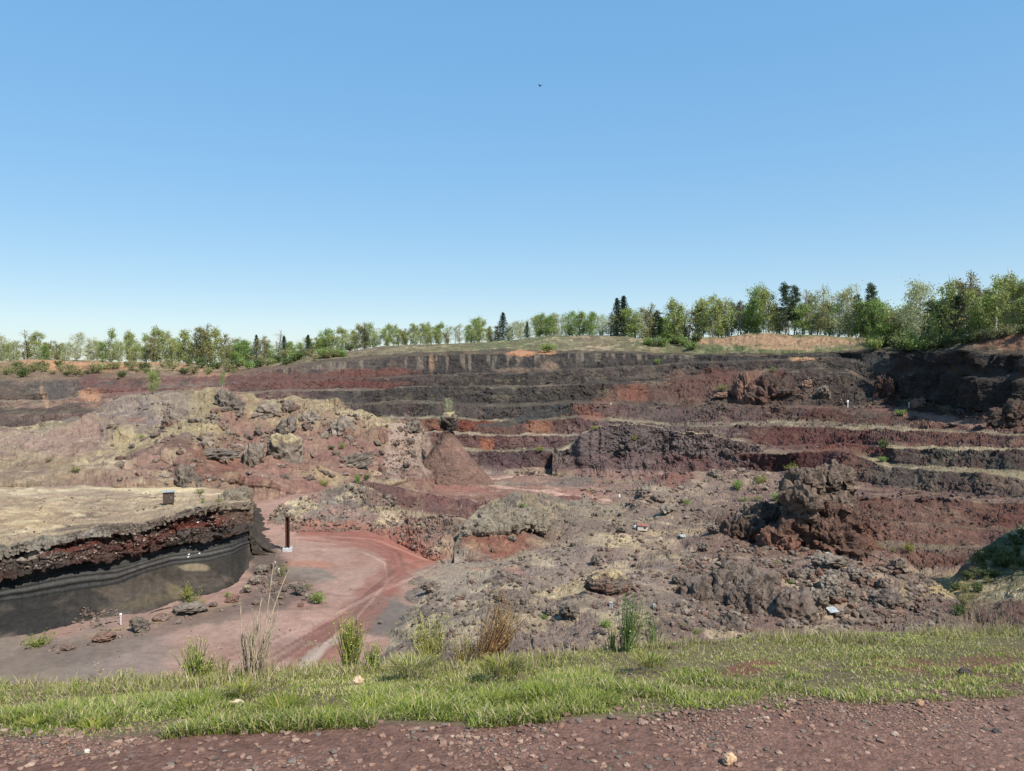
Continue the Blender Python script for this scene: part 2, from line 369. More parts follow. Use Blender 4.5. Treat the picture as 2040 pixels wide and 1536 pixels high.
# ------------------------------------------------------------------ geology patches (pixel centre, radii, tilt, colour, strength, softness)
PAINT += [
 # far upper wall: red lower part left, pale streaks come from STREAKS
 (560, 752, 170, 9, -0.03, (114, 78, 75), .8, .35), (740, 740, 95, 8, -0.02, (116, 74, 68), .85, .35),
 (600, 765, 150, 8, -0.03, (125, 84, 80), .6, .3), (720, 764, 90, 8, 0, (112, 66, 64), .75, .3),
 (1040, 703, 28, 3.5, 0, (190, 135, 95), .9, .3), (1090, 702, 18, 3.5, 0, (190, 135, 95), .9, .3),
 (1040, 733, 60, 5, 0, (135, 112, 100), .7, .3), (1095, 728, 18, 9, .3, (140, 115, 100), .8, .3),
 (860, 722, 5, 20, 0, (160, 120, 95), .6, .4),
 # red and black fan between the benches, right of centre
 (1235, 790, 62, 12, -0.35, (128, 94, 84), .85, .35), (1265, 786, 38, 16, 0, (134, 84, 68), .85, .4),
 (1360, 785, 70, 20, 0, (108, 78, 73), .7, .4), (1900, 836, 130, 8, .14, (158, 118, 106), .9, .3), (1440, 770, 22, 40, -.5, (120, 80, 73), .7, .4), (1300, 748, 60, 5, -.1, (120, 105, 100), .5, .4),
 (1380, 752, 50, 10, .1, (116, 82, 75), .6, .4), (1450, 745, 60, 10, .1, (110, 72, 66), .7, .3),
 (1437, 792, 30, 22, -.4, (96, 84, 80), .8, .3), (1508, 798, 26, 10, 0, (170, 112, 82), .85, .3), (1478, 798, 14, 9, 0, (155, 95, 78), .8, .3),
 (1500, 765, 26, 32, .25, (130, 92, 80), .9, .2), (1545, 772, 30, 34, 0, (104, 66, 64), .9, .25),
 (1600, 785, 22, 26, .6, (112, 92, 82), .7, .3), (1690, 780, 60, 30, 0, (82, 70, 68), .8, .3), (1772, 782, 22, 32, 0, (96, 62, 58), .8, .3),
 (1600, 718, 24, 4, 0, (190, 145, 105), .95, .3), (1600, 732, 50, 8, 0, (92, 84, 80), .4, .3),
 # dark tongue and orange patch in the middle benches
 (1085, 821, 70, 11, -.15, (80, 78, 82), .95, .15), (1160, 818, 22, 10, 0, (126, 86, 76), .8, .2), (1180, 832, 26, 7, 0, (150, 96, 82), .7, .3),
 (960, 848, 55, 12, .05, (128, 70, 56), .9, .2), (1000, 843, 60, 6, -.1, (84, 80, 80), .9, .2), (1075, 850, 28, 13, 0, (146, 98, 78), .85, .4), (1000, 856, 50, 8, 0, (98, 80, 78), .7, .3),
 (970, 882, 14, 12, 0, (160, 96, 70), .85, .3), (1000, 920, 40, 18, 0, (98, 74, 84), .6, .3),
 (1610, 872, 110, 20, 0, (108, 66, 64), .7, .25), (1700, 900, 90, 10, .05, (120, 72, 64), .8, .3),
 (1640, 925, 90, 22, 0, (100, 58, 56), .6, .3),
 # orange cut under the trees on the right and left rims
 (1545, 681, 165, 11, 0, (174, 136, 108), .9, .25), (1560, 696, 60, 4, 0, (186, 146, 116), .7, .3),
 (2010, 678, 70, 14, 0, (150, 104, 80), .8, .3),
 (150, 730, 110, 9, .03, (196, 142, 100), .85, .25), (240, 724, 80, 5, 0, (200, 148, 108), .7, .3), (370, 732, 60, 5, .1, (188, 140, 105), .6, .3), (420, 747, 40, 4, 0, (185, 140, 110), .6, .3),
 (178, 752, 18, 26, .1, (120, 82, 82), .8, .3), (180, 788, 22, 14, .2, (188, 140, 105), .85, .3), (88, 785, 7, 24, -.25, (175, 138, 108), .8, .3),
 (110, 775, 28, 22, 0, (96, 88, 90), .8, .25), (235, 782, 60, 10, 0, (132, 82, 80), .6, .3),
 # left hills
 (470, 840, 28, 60, -.45, (152, 112, 105), .75, .45), (520, 905, 60, 60, -.5, (152, 114, 107), .7, .45), (560, 945, 90, 25, 0, (154, 110, 103), .7, .4),
 (435, 940, 60, 32, 0, (142, 96, 84), .8, .3), (620, 900, 60, 60, -.4, (150, 110, 104), .6, .4), (700, 905, 50, 50, 0, (150, 110, 104), .6, .4),
 (270, 842, 18, 9, 0, (142, 84, 76), .8, .3), (350, 842, 24, 12, 0, (135, 80, 74), .8, .3), (150, 870, 60, 14, -.3, (160, 128, 118), .6, .4),
 (405, 845, 30, 45, -.5, (164, 146, 112), .6, .25), (340, 875, 120, 10, .05, (176, 156, 116), .8, .3), (230, 890, 60, 8, -.3, (176, 156, 116), .8, .3),
 (590, 840, 60, 26, .3, (160, 142, 112), .4, .5), (680, 850, 60, 18, .2, (160, 142, 112), .4, .5), (745, 842, 50, 14, .1, (172, 156, 120), .6, .4),
 (795, 900, 30, 62, .15, (170, 144, 136), .9, .2), (838, 905, 20, 50, .1, (160, 136, 128), .8, .3),
 (650, 945, 60, 9, 0, (185, 170, 120), .4, .4), (200, 930, 110, 8, -.25, (195, 176, 135), .5, .4), (300, 945, 80, 9, -.2, (160, 122, 112), .6, .4),
 (60, 880, 90, 18, 0, (165, 135, 128), .6, .3), (290, 820, 90, 30, 0, (150, 132, 130), .5, .3),
 # floor: rust swirl, grey fringes
 (600, 1102+24, 60, 9, .02, (178, 122, 100), .85, .25), (615, 1145, 55, 14, .1, (132, 122, 116), .8, .25),
 (720, 1070, 130, 24, .15, (166, 112, 98), .7, .35), (700, 1058, 140, 14, .1, (162, 104, 92), .55, .4), (830, 1110, 60, 24, .3, (176, 116, 100), .8, .3), (790, 1092, 60, 16, .4, (165, 96, 82), .7, .4),
 (760, 1222, 60, 42, 0, (108, 102, 100), .85, .3), (900, 1160, 60, 40, -.5, (150, 134, 124), .8, .4), (880, 1125, 70, 8, -.3, (152, 136, 126), .8, .4),
 (60, 1320, 130, 48, .05, (136, 120, 110), .85, .3), (240, 1310, 110, 60, 0, (136, 122, 118), .7, .35), (560, 1290, 130, 20, 0, (150, 116, 108), .6, .3),
 (560, 1190, 60, 24, -.3, (118, 96, 92), .85, .3), (400, 1215, 130, 6, -.28, (150, 122, 92), .6, .4), (230, 1258, 90, 5, -.28, (160, 134, 100), .7, .4),
 (535, 1128, 42, 34, .5, (98, 86, 80), .85, .35), (430, 1222, 150, 16, -.28, (116, 98, 91), .7, .4), (150, 1300, 150, 22, -.2, (120, 104, 98), .7, .4), (560, 1180, 70, 30, -.2, (112, 94, 88), .7, .4),
 # lava mass
 (1000, 1125+10, 60, 6, .1, (168, 112, 100), .5, .4), (1640, 1070, 110, 50, .3, (125, 78, 66), .7, .3), (1560, 1100, 90, 24, .1, (122, 84, 74), .5, .4),
 (1420, 1170, 60, 80, 0, (112, 88, 84), .4, .4), (1440, 1085, 60, 14, 0, (122, 92, 84), .5, .4), (1180, 1150, 60, 22, -.2, (190, 164, 120), .6, .4),
 (1120, 1175, 70, 14, .1, (188, 164, 120), .6, .4), (1250, 1085, 50, 10, .1, (186, 166, 124), .5, .4), (1340, 1055, 60, 6, 0, (180, 158, 122), .6, .4), (1830, 1165, 60, 20, 0, (170, 148, 112), .3, .4),
 # right corner
 (1990, 1225, 100, 38, 0, (112, 82, 76), .8, .3), (1870, 1175, 60, 16, -.3, (178, 158, 104), .7, .4), (1860, 1125, 90, 14, .1, (124, 84, 76), .7, .3),
]
def bnd(kind, c, **kw):
    base = dict(
        face=dict(gully=.75, chunk=.85, fine=.45, straw=.1, altk=.7, lay=.25),
        bench=dict(gully=.1, chunk=.15, fine=.15, straw=.22, altk=.5, rows=5),
        talus=dict(gully=.25, chunk=.12, fine=.18, straw=.1, altk=.5),
        flat=dict(gully=0, chunk=.05, fine=.1, straw=.6, altk=.5),
    )[kind].copy()
    if isinstance(c, tuple): c = [(0, c)]
    base['col'] = c; base.update(kw); return base
def cm(*pts): return list(pts)
# ---------------- far wall, benches and right hand pit side
T_LINE = [(-480, 728, 350), (0, 722, 340), (150, 719, 335), (330, 722, 335), (480, 725, 335), (515, 720, 332), (700, 699, 325), (763, 690, 320), (986, 682, 312), (1089, 671, 305), (1233, 670, 295), (1285, 678, 285), (1345, 683, 284), (1385, 674, 276), (1532, 666, 262), (1642, 667, 254), (1717, 674, 246), (1760, 692, 240), (1800, 694, 232), (1855, 691, 212), (1923, 679, 190), (2040, 659, 171), (2200, 638, 150), (2520, 605, 125)]
lines = [
 [(-480, ('z', -27), 60), (2520, ('z', -27), 60)],
 [(-480, ('z', -27), 120), (1560, ('z', -26.8), 112), (1752, 1150, 98), (1827, 1146, 97), (1923, 1133, 96), (2040, 1112, 93), (2520, 1100, 80)],
 [(-480, ('z', -26.8), 122), (1600, ('z', -26.4), 116), (1752, 1108, 102), (1786, 1103, 101), (1951, 1099, 99), (2040, 1090, 96), (2520, 1080, 83)],
 [(-480, ('z', -26.8), 124), (1600, ('z', -26.2), 120), (1752, 1088, 106), (1951, 1094, 102), (2040, 1086, 99), (2520, 1076, 86)],
 [(-480, ('z', -26.8), 128), (1600, ('z', -26.2), 126), (1717, 1050, 112), (1800, 1050, 109), (1960, 1062, 106), (2040, 1063, 103), (2520, 1060, 90)],
 [(-480, ('z', -26.8), 130), (1600, ('z', -26.2), 129), (1700, 1046, 115), (1800, 1046, 112), (1960, 1056, 109), (2040, 1056, 106), (2520, 1050, 93)],
 [(-480, ('z', -26.7), 134), (1600, ('z', -26.2), 134), (1690, 996, 122), (1800, 996, 120), (2040, 1003, 112), (2520, 1020, 97)],
 [(-480, 905, 178), (450, 905, 187), (800, 953, 187), (900, 951, 190), (1000, 948, 192), (1350, 942, 190), (1560, 951, 168), (1676, 963, 148), (1786, 973, 136), (2040, 996, 115), (2520, 1010, 100)],
 [(-480, 900, 180), (450, 900, 190), (700, 925, 193), (860, 930, 195), (983, 926, 196), (1148, 937, 194), (1350, 939, 192), (1560, 949, 170), (1676, 960, 150), (1786, 970, 138), (2040, 990, 117), (2520, 1000, 102)],
 [(-480, 897, 182), (450, 895, 192), (830, 895, 200), (959, 896, 200), (1148, 899, 199), (1350, 900, 196), (1477, 901, 180), (1649, 902, 163), (1700, 909, 155), (1752, 929, 147), (1850, 934, 137), (1923, 938, 131), (2040, 952, 121), (2520, 975, 105)],
 [(-480, 895, 184), (450, 890, 194), (830, 888, 204), (959, 891, 204), (1148, 894, 203), (1350, 894, 200), (1511, 893, 186), (1700, 894, 168), (1752, 918, 152), (1779, 925, 146), (2026, 934, 126), (2520, 950, 108)],
 [(-480, 890, 186), (450, 880, 198), (850, 864, 209), (914, 865, 209), (1148, 867, 207), (1340, 874, 203), (1494, 878, 193), (1511, 888, 190), (1717, 889, 172), (1775, 895, 150), (2040, 897, 130), (2520, 910, 112)],
 [(-480, 888, 190), (450, 876, 202), (850, 861, 214), (914, 862, 214), (1148, 864, 212), (1340, 870, 207), (1494, 874, 197), (1511, 886, 194), (1717, 887, 176), (1770, 891, 155), (2040, 893, 133), (2520, 905, 115)],
 [(-480, 860, 205), (450, 850, 212), (700, 837, 219), (856, 836, 219), (1027, 835, 218), (1165, 836, 217), (1340, 846, 211), (1546, 849, 200), (1735, 855, 182), (1889, 859, 160), (2040, 868, 138), (2520, 890, 118)],
 [(-480, 855, 209), (450, 845, 216), (700, 831, 225), (1027, 831, 224), (1165, 832, 223), (1340, 841, 216), (1546, 839, 205), (1700, 840, 190), (1780, 846, 180), (1889, 854, 164), (2040, 862, 142), (2520, 884, 122)],
 [(-480, 830, 216), (300, 820, 222), (446, 806, 228), (650, 805, 230), (856, 806, 229), (993, 807, 228), (1130, 804, 228), (1350, 811, 222), (1546, 813, 210), (1780, 816, 194), (1850, 836, 178), (1950, 851, 158), (2040, 859, 146), (2520, 880, 125)],
 [(-480, 822, 224), (200, 812, 230), (446, 801, 234), (650, 800, 236), (856, 801, 236), (993, 802, 235), (1130, 799, 235), (1350, 806, 229), (1546, 808, 217), (1700, 807, 206), (1786, 808, 200), (1850, 816, 186), (1950, 838, 163), (2040, 846, 150), (2520, 870, 130)],
 [(-480, 808, 232), (80, 800, 238), (336, 781, 240), (470, 783, 241), (650, 777, 243), (815, 773, 242), (993, 770, 241), (1165, 770, 240), (1302, 761, 240), (1350, 752, 240), (1400, 748, 240), (1450, 748, 238), (1500, 744, 234), (1600, 740, 228), (1700, 744, 221), (1745, 775, 212), (1780, 795, 206), (1850, 803, 190), (1950, 825, 167), (2040, 836, 153), (2520, 855, 133)],
 [(-480, 804, 242), (80, 796, 247), (336, 777, 248), (470, 779, 249), (650, 773, 250), (815, 769, 250), (993, 766, 249), (1165, 766, 248), (1302, 757, 247), (1350, 747, 246), (1400, 743, 245), (1500, 739, 239), (1600, 735, 232), (1700, 738, 225), (1745, 768, 216), (1780, 788, 209), (1850, 796, 193), (1950, 818, 170), (2040, 830, 156), (2520, 850, 136)],
 [(-480, 790, 246), (80, 785, 250), (336, 772, 252), (460, 765, 254), (700, 752, 257), (822, 748, 257), (993, 742, 256), (1199, 739, 255), (1350, 727, 252), (1450, 723, 248), (1550, 721, 242), (1640, 716, 235), (1700, 722, 230), (1745, 740, 221), (1780, 745, 213), (1850, 742, 195), (1950, 750, 172), (2040, 752, 158), (2520, 770, 138)],
 [(-480, 786, 250), (80, 780, 255), (336, 768, 257), (460, 761, 260), (700, 749, 264), (822, 745, 264), (993, 738, 263), (1199, 735, 262), (1350, 723, 258), (1450, 720, 252), (1550, 719, 245), (1640, 713, 237), (1700, 715, 233), (1745, 725, 223), (1780, 730, 214), (1850, 725, 196), (1950, 728, 173), (2040, 730, 159), (2520, 740, 139)],
 [(-480, 762, 256), (0, 757, 262), (200, 752, 264), (340, 752, 266), (450, 747, 268), (508, 741, 270), (650, 722, 272), (753, 711, 272), (842, 706, 271), (993, 702, 269), (1302, 707, 265), (1400, 710, 258), (1546, 712, 248), (1632, 707, 241), (1745, 703, 228), (1800, 702, 216), (1855, 702, 199), (1923, 700, 177), (2040, 702, 161), (2520, 700, 141)],
 [(-480, 745, 300), (0, 742, 300), (340, 742, 300), (508, 734, 298), (650, 717, 290), (753, 706, 285), (842, 702, 282), (993, 698, 280), (1302, 703, 272), (1400, 705, 264), (1546, 707, 251), (1632, 703, 244), (1745, 700, 231), (1800, 699, 220), (1855, 699, 202), (1923, 694, 180), (2040, 690, 163), (2520, 680, 143)],
 T_LINE,
 [(a, b+1, c+30) for a, b, c in T_LINE],
 [(-480, ('z', 2), 900), (1700, ('z', 4), 900), (2520, ('z', 14), 900)],
 [(-480, ('z', 0), 4500), (2520, ('z', 0), 4500)],
]
DK = (96, 90, 91); DK2 = (88, 82, 83); RD = (124, 84, 82); RS = (150, 112, 106)
blk = (76, 69, 70)
bands = [
 bnd('flat', (150, 118, 108), rows=30),
 bnd('face', (119, 93, 87), rows=22, gully=.3, chunk=.4),
 bnd('bench', (130, 111, 93), rows=4),
 bnd('talus', cm((1650, (128, 92, 84)), (2040, (122, 88, 82))), gully=.35, fine=.25, chunk=.25, scale=.7),
 bnd('bench', (121, 92, 80), rows=3),
 bnd('face', cm((1650, (115, 83, 76)), (1900, (121, 87, 79)), (2040, (117, 79, 76))), alt=(110, 72, 64), gully=.35, chunk=.3, scale=.7),
 bnd('bench', cm((700, (149, 113, 104)), (1300, (143, 108, 102)), (1700, (120, 91, 87))), rows=60, straw=.25, chunk=.2, fine=.25),
 bnd('talus', cm((800, (120, 108, 108)), (1100, (140, 110, 108)), (1700, (130, 95, 88))), straw=.3, chunk=.4, rows=14),
 bnd('face', cm((950, (102, 79, 83)), (1150, (106, 79, 83)), (1300, (112, 76, 76)), (1480, (106, 68, 68)), (1640, (98, 62, 62)), (1760, (106, 91, 83)), (2040, (121, 98, 87))), alt=(89, 74, 77), gully=.7, chunk=.5),
 bnd('bench', cm((950, (121, 113, 97)), (1350, (111, 100, 97)), (1600, (130, 91, 80)), (1760, (156, 137, 104)), (2040, (147, 130, 102))), straw=.4),
 bnd('face', cm((870, (112, 79, 79)), (959, (114, 79, 81)), (1148, (102, 81, 87)), (1400, (112, 95, 98)), (1700, (118, 76, 68)), (1775, (83, 76, 72)), (2040, (87, 79, 76))), alt=(98, 74, 72), gully=.5, chunk=.6),
 bnd('bench', cm((900, (154, 139, 121)), (1300, (121, 111, 104)), (1700, (104, 67, 62)), (1800, (156, 140, 109))), straw=.4),
 bnd('face', cm((914, (121, 76, 62)), (1060, (114, 79, 74)), (1150, (102, 77, 79)), (1300, (115, 100, 104)), (1420, (110, 91, 93)), (1500, (95, 62, 62)), (1700, (93, 55, 55)), (1790, (104, 68, 62)), (2040, (115, 79, 72))), alt=(93, 72, 72), gully=.7, chunk=.6),
 bnd('bench', cm((600, (116, 107, 93)), (1160, (114, 104, 90)), (1500, (121, 107, 97)), (1900, (139, 121, 100))), straw=.4),
 bnd('face', cm((600, (118, 95, 93)), (730, (80, 73, 74)), (1080, (82, 76, 78)), (1170, (110, 79, 77)), (1280, (106, 87, 91)), (1500, (104, 81, 81)), (1650, (102, 68, 66)), (1780, (112, 79, 72)), (1860, (121, 83, 77)), (2040, (123, 85, 79))), alt=(93, 79, 79), gully=.5, chunk=.7),
 bnd('bench', cm((600, (96, 81, 74)), (856, (96, 88, 81)), (1300, (88, 76, 72)), (1546, (113, 87, 81)), (1786, (121, 87, 82)), (2040, (120, 85, 81))), straw=.12, rows=8),
 bnd('face', ribs=.5, c=cm((0, (131, 102, 98)), (300, (133, 98, 93)), (520, (115, 85, 85)), (690, (76, 69, 71)), (856, (71, 66, 68)), (1150, (73, 67, 68)), (1230, (82, 66, 64)), (1350, (106, 77, 74)), (1500, (95, 77, 76)), (1650, (81, 70, 68)), (1800, (76, 64, 62)), (2040, (95, 79, 70))), alt=(79, 74, 74), gully=.5, chunk=.5, straw=.2),
 bnd('bench', cm((0, (143, 120, 104)), (500, (130, 107, 100)), (856, (85, 80, 76)), (1300, (72, 66, 64)), (1700, (73, 64, 62)), (2040, (69, 62, 59))), straw=.12),
 bnd('face', ribs=1, c=cm((0, (106, 89, 85)), (100, (104, 93, 91)), (200, (112, 83, 83)), (470, (121, 87, 85)), (700, (106, 76, 74)), (830, (78, 66, 66)), (930, (71, 65, 66)), (1350, (73, 67, 68)), (1500, (76, 66, 66)), (1700, (66, 60, 60)), (2040, blk)), alt=(87, 76, 76), gully=.6, chunk=.45, straw=.15),
 bnd('bench', cm((0, (100, 87, 81)), (500, (130, 109, 102)), (850, (90, 81, 76)), (1300, (72, 68, 66)), (1500, (78, 71, 69)), (1750, blk)), straw=.12, rows=3),
 bnd('face', ribs=1, c=cm((0, (112, 93, 87)), (100, (102, 93, 91)), (220, (121, 91, 89)), (440, (129, 95, 91)), (560, (102, 79, 79)), (680, (95, 83, 83)), (830, (73, 68, 70)), (1300, (73, 68, 70)), (1550, (72, 68, 69)), (1750, blk), (2040, (68, 62, 62))), alt=(79, 76, 78), streak=.75, gully=.6, chunk=.25, lay=.5, straw=.12),
 bnd('bench', cm((0, (130, 106, 85)), (400, (139, 106, 92)), (650, (88, 81, 74)), (842, (96, 83, 72)), (1300, (81, 77, 70)), (1500, (76, 71, 67)), (1700, (74, 67, 62)), (1850, (87, 76, 66))), straw=.12, rows=10),
 bnd('talus', cm((0, (160, 124, 96)), (480, (150, 118, 96)), (560, (120, 110, 82)), (700, (124, 106, 92)), (860, (118, 114, 84)), (1010, (104, 116, 76)), (1100, (112, 112, 84)), (1180, (122, 106, 96)), (1300, (110, 112, 78)), (1500, (100, 112, 66)), (1700, (120, 118, 76)), (1760, (84, 76, 68)), (1900, (96, 82, 68)), (2040, (120, 94, 74))), alt=(112, 104, 78), altk=.8, straw=.4, fine=.35, gully=.5, rows=26),
 bnd('flat', (92, 98, 60), rows=5), bnd('flat', (90, 98, 62), rows=8), bnd('flat', (96, 104, 70), rows=3),
]
lines_far, bands_far = lines, bands
sheet('quarry_terraces', lines, bands, -480, 2520, 1.7, M_FAR, seed=1.0, wob=.65, low=(1.1, 26), sk=12)
# ---------------- quarry floor
FL = [[(-480, ('z', -20), d), (1300, ('z', -20), d)] for d in (20, 40, 62, 90, 116)]
FL[3] = [(-480, ('z', -20), 96), (740, ('z', -20), 96), (860, ('z', -21.5), 94), (1300, ('z', -23.5), 92)]
FL[4] = [(-480, ('z', -20), 116), (660, ('z', -20), 116), (760, ('z', -23), 112), (900, ('z', -26.5), 108), (1300, ('z', -27), 108)]
FL.append([(-480, ('z', -20), 122), (430, ('z', -20), 122), (620, ('z', -20.2), 124), (760, ('z', -26), 124), (1300, ('z', -27.5), 130)])
FL.append([(-480, ('z', -19), 150), (430, ('z', -19), 150), (620, ('z', -22), 150), (750, ('z', -25), 152), (900, ('z', -26.5), 152), (1300, ('z', -28), 152)])
fb = bnd('flat', cm((0, (142, 118, 108)), (260, (160, 126, 116)), (600, (172, 134, 124)), (880, (166, 130, 120)), (1000, (140, 122, 115))), alt=(158, 116, 104), straw=.0, chunk=0, fine=.05, mixw=.6)
PK = (180, 142, 132)
STROKES = [
 ([(820, 1112), (790, 1096), (740, 1078), (690, 1066), (640, 1060)], 3.0, (158, 92, 78), .85),
 ([(800, 1120), (775, 1150), (740, 1190), (690, 1240), (640, 1300)], 2.4, (152, 94, 82), .7),
 ([(470, 1345), (590, 1278), (680, 1228), (750, 1168), (790, 1125), (780, 1098), (730, 1082), (650, 1072)], .22, (120, 82, 76), .7),
 ([(510, 1345), (612, 1282), (700, 1230), (766, 1170), (806, 1128), (795, 1094), (738, 1076), (650, 1064)], .22, (120, 82, 76), .7),
 ([(590, 1345), (660, 1275), (725, 1218), (772, 1160), (768, 1120), (720, 1100), (620, 1095)], .2, (198, 162, 148), .6),
 ([(360, 1345), (520, 1280), (650, 1232), (740, 1180), (800, 1140), (860, 1112)], .25, (128, 92, 86), .6),
 ([(575, 1345), (655, 1270), (715, 1212)], .18, (112, 78, 72), .7), ([(610, 1345), (680, 1272), (738, 1208)], .18, (112, 78, 72), .7),
 ([(520, 1150), (560, 1140), (640, 1150), (700, 1160)], .3, (150, 124, 114), .5), ([(480, 1195), (560, 1215), (650, 1210)], .4, (126, 104, 98), .5),
 ([(640, 1340), (700, 1270), (752, 1200), (790, 1150), (790, 1110), (740, 1080), (660, 1062)], 1.3, (150, 98, 88), .55),
 ([(560, 1345), (640, 1270), (720, 1205), (770, 1150), (778, 1112)], .5, (138, 92, 86), .6),
 ([(500, 1345), (600, 1285), (690, 1225), (760, 1160), (800, 1120), (850, 1100)], .35, (132, 88, 82), .55),
 ([(420, 1345), (560, 1270), (700, 1210), (775, 1170), (830, 1140)], .4, (186, 150, 140), .6),
 ([(600, 1330), (640, 1290), (700, 1262)], .7, (176, 160, 152), .7),
 ([(560, 1060), (505, 1040), (490, 1022), (505, 1008), (560, 996)], 1.6, (184, 142, 132), .7),
 ([(530, 1062), (480, 1035), (468, 1015), (510, 1000), (560, 992)], .4, (150, 108, 100), .6),
 ([(600, 1075), (700, 1085), (770, 1105), (800, 1130), (770, 1180)], .6, (156, 96, 86), .6),
 ([(660, 1070), (760, 1075), (850, 1100)], .5, (190, 132, 118), .6),
 ([(480, 1190), (600, 1180), (700, 1190)], .5, (150, 110, 102), .5),
]
sheet('quarry_floor', FL, [dict(fb, rows=r_) for r_ in (20, 40, 110, 110)]+[dict(fb, rows=20), bnd('flat', (160, 122, 112), rows=30, straw=.3)], -480, 1300, 2.0, M_FLOOR, seed=2.0, wob=0, strokes=STROKES, low=(.25, 14))
# ---------------- middle haul road terrain (pit bottom behind the lava mounds)
PT = [
 [(480, 1012, 117), (620, 1004, 122), (760, 1000, 128), (900, 1030, 128), (1000, 1030, 133), (1100, 1020, 140), (1200, 1012, 145), (1320, 1005, 150), (1500, 1000, 150)],
 [(480, 990, 130), (620, 988, 130), (760, 985, 138), (900, 990, 146), (1000, 988, 152), (1100, 990, 153), (1200, 992, 156), (1320, 985, 158), (1500, 985, 158)],
 [(480, 972, 142), (620, 972, 142), (760, 970, 153), (900, 966, 167), (1000, 965, 172), (1100, 968, 172), (1200, 968, 172), (1320, 965, 172), (1500, 965, 170)],
 [(480, 955, 152), (620, 955, 152), (760, 958, 165), (900, 955, 182), (1000, 950, 188), (1100, 946, 190), (1200, 945, 188), (1320, 944, 186), (1500, 948, 176)],
 [(480, 950, 165), (620, 950, 165), (760, 955, 178), (900, 951, 192), (1000, 946, 198), (1100, 943, 199), (1200, 942, 198), (1320, 941, 196), (1500, 947, 186)],
]
pb = [bnd('talus', cm((500, (165, 128, 120)), (800, (130, 86, 78)), (1000, (132, 92, 86)), (1150, (128, 86, 80)), (1250, (140, 118, 108))), straw=.2, chunk=.25),
      bnd('talus', cm((500, (168, 128, 120)), (850, (155, 108, 100)), (1000, (150, 106, 98)), (1150, (160, 118, 108)), (1300, (128, 112, 106))), straw=.3, chunk=.2),
      bnd('talus', cm((500, (168, 122, 114)), (850, (158, 112, 102)), (1050, (135, 118, 112)), (1200, (125, 110, 108)), (1300, (128, 110, 106))), straw=.4, chunk=.3),
      bnd('bench', (165, 125, 115), rows=4)]
PAINT += [(1090, 950, 60, 5, 0, (190, 165, 115), .8, .3), (1140, 958, 50, 12, 0, (118, 106, 104), .8, .3), (940, 966, 120, 3.5, .0, (190, 150, 138), .0, .3),
          (1330, 955, 60, 10, 0, (130, 82, 78), .7, .3), (905, 975, 70, 9, .05, (160, 104, 94), .7, .3)]
_old = surf_plane
def rdp(pts): return [(u, v, float(np.interp(v, [942, 946, 955, 966, 975, 990, 1012], [192, 189, 178, 166, 160, 150, 134]))) for u, v in pts]
sheet('quarry_road', PT, pb, 480, 1500, 1.4, M_FAR, seed=3.0, low=(.3, 15), rowpx=1.0, strokes=[
 (rdp([(760, 972), (815, 965), (850, 962), (905, 958), (942, 956), (985, 951), (1027, 947), (1100, 945)]), 2.4, (200, 162, 148), .9), (rdp([(905, 958), (952, 961), (1000, 965), (1062, 971), (1110, 977), (1150, 982), (1200, 988)]), 2.2, (200, 160, 146), .9)])
# ---------------- grey mound in the middle distance
sheet('lava_mound', [
 [(1100, ('z', -30), 183), (1560, ('z', -30), 162)],
 [(1100, 935, 189), (1250, 936, 186), (1400, 940, 181), (1560, 950, 169)],
 [(1100, 912, 192), (1148, 905, 191), (1350, 905, 188), (1560, 935, 172)],
 [(1100, 903, 195), (1135, 895, 194), (1155, 868, 193), (1195, 850, 193), (1240, 845, 194), (1300, 849, 194), (1340, 860, 192), (1420, 868, 189), (1500, 888, 183), (1560, 920, 175)],
 [(1100, 903, 200), (1155, 870, 203), (1240, 849, 206), (1340, 862, 204), (1500, 892, 192), (1560, 925, 184)],
 [(1100, ('z', -27), 205), (1560, ('z', -27), 190)]],
 [bnd('talus', (140, 108, 104), rows=10), bnd('face', cm((1100, (106, 86, 92)), (1300, (112, 86, 88)), (1450, (116, 82, 82))), alt=(120, 100, 102), gully=.9, chunk=.8, fine=.5),
  bnd('face', cm((1100, (112, 98, 104)), (1300, (116, 102, 104)), (1450, (120, 100, 102))), alt=(104, 88, 92), gully=.9, chunk=.9, fine=.5),
  bnd('bench', (158, 142, 116), rows=10, straw=1), bnd('talus', (120, 104, 100), rows=6)], 1100, 1560, 1.6, M_FAR, seed=4.0, low=(.6, 9))
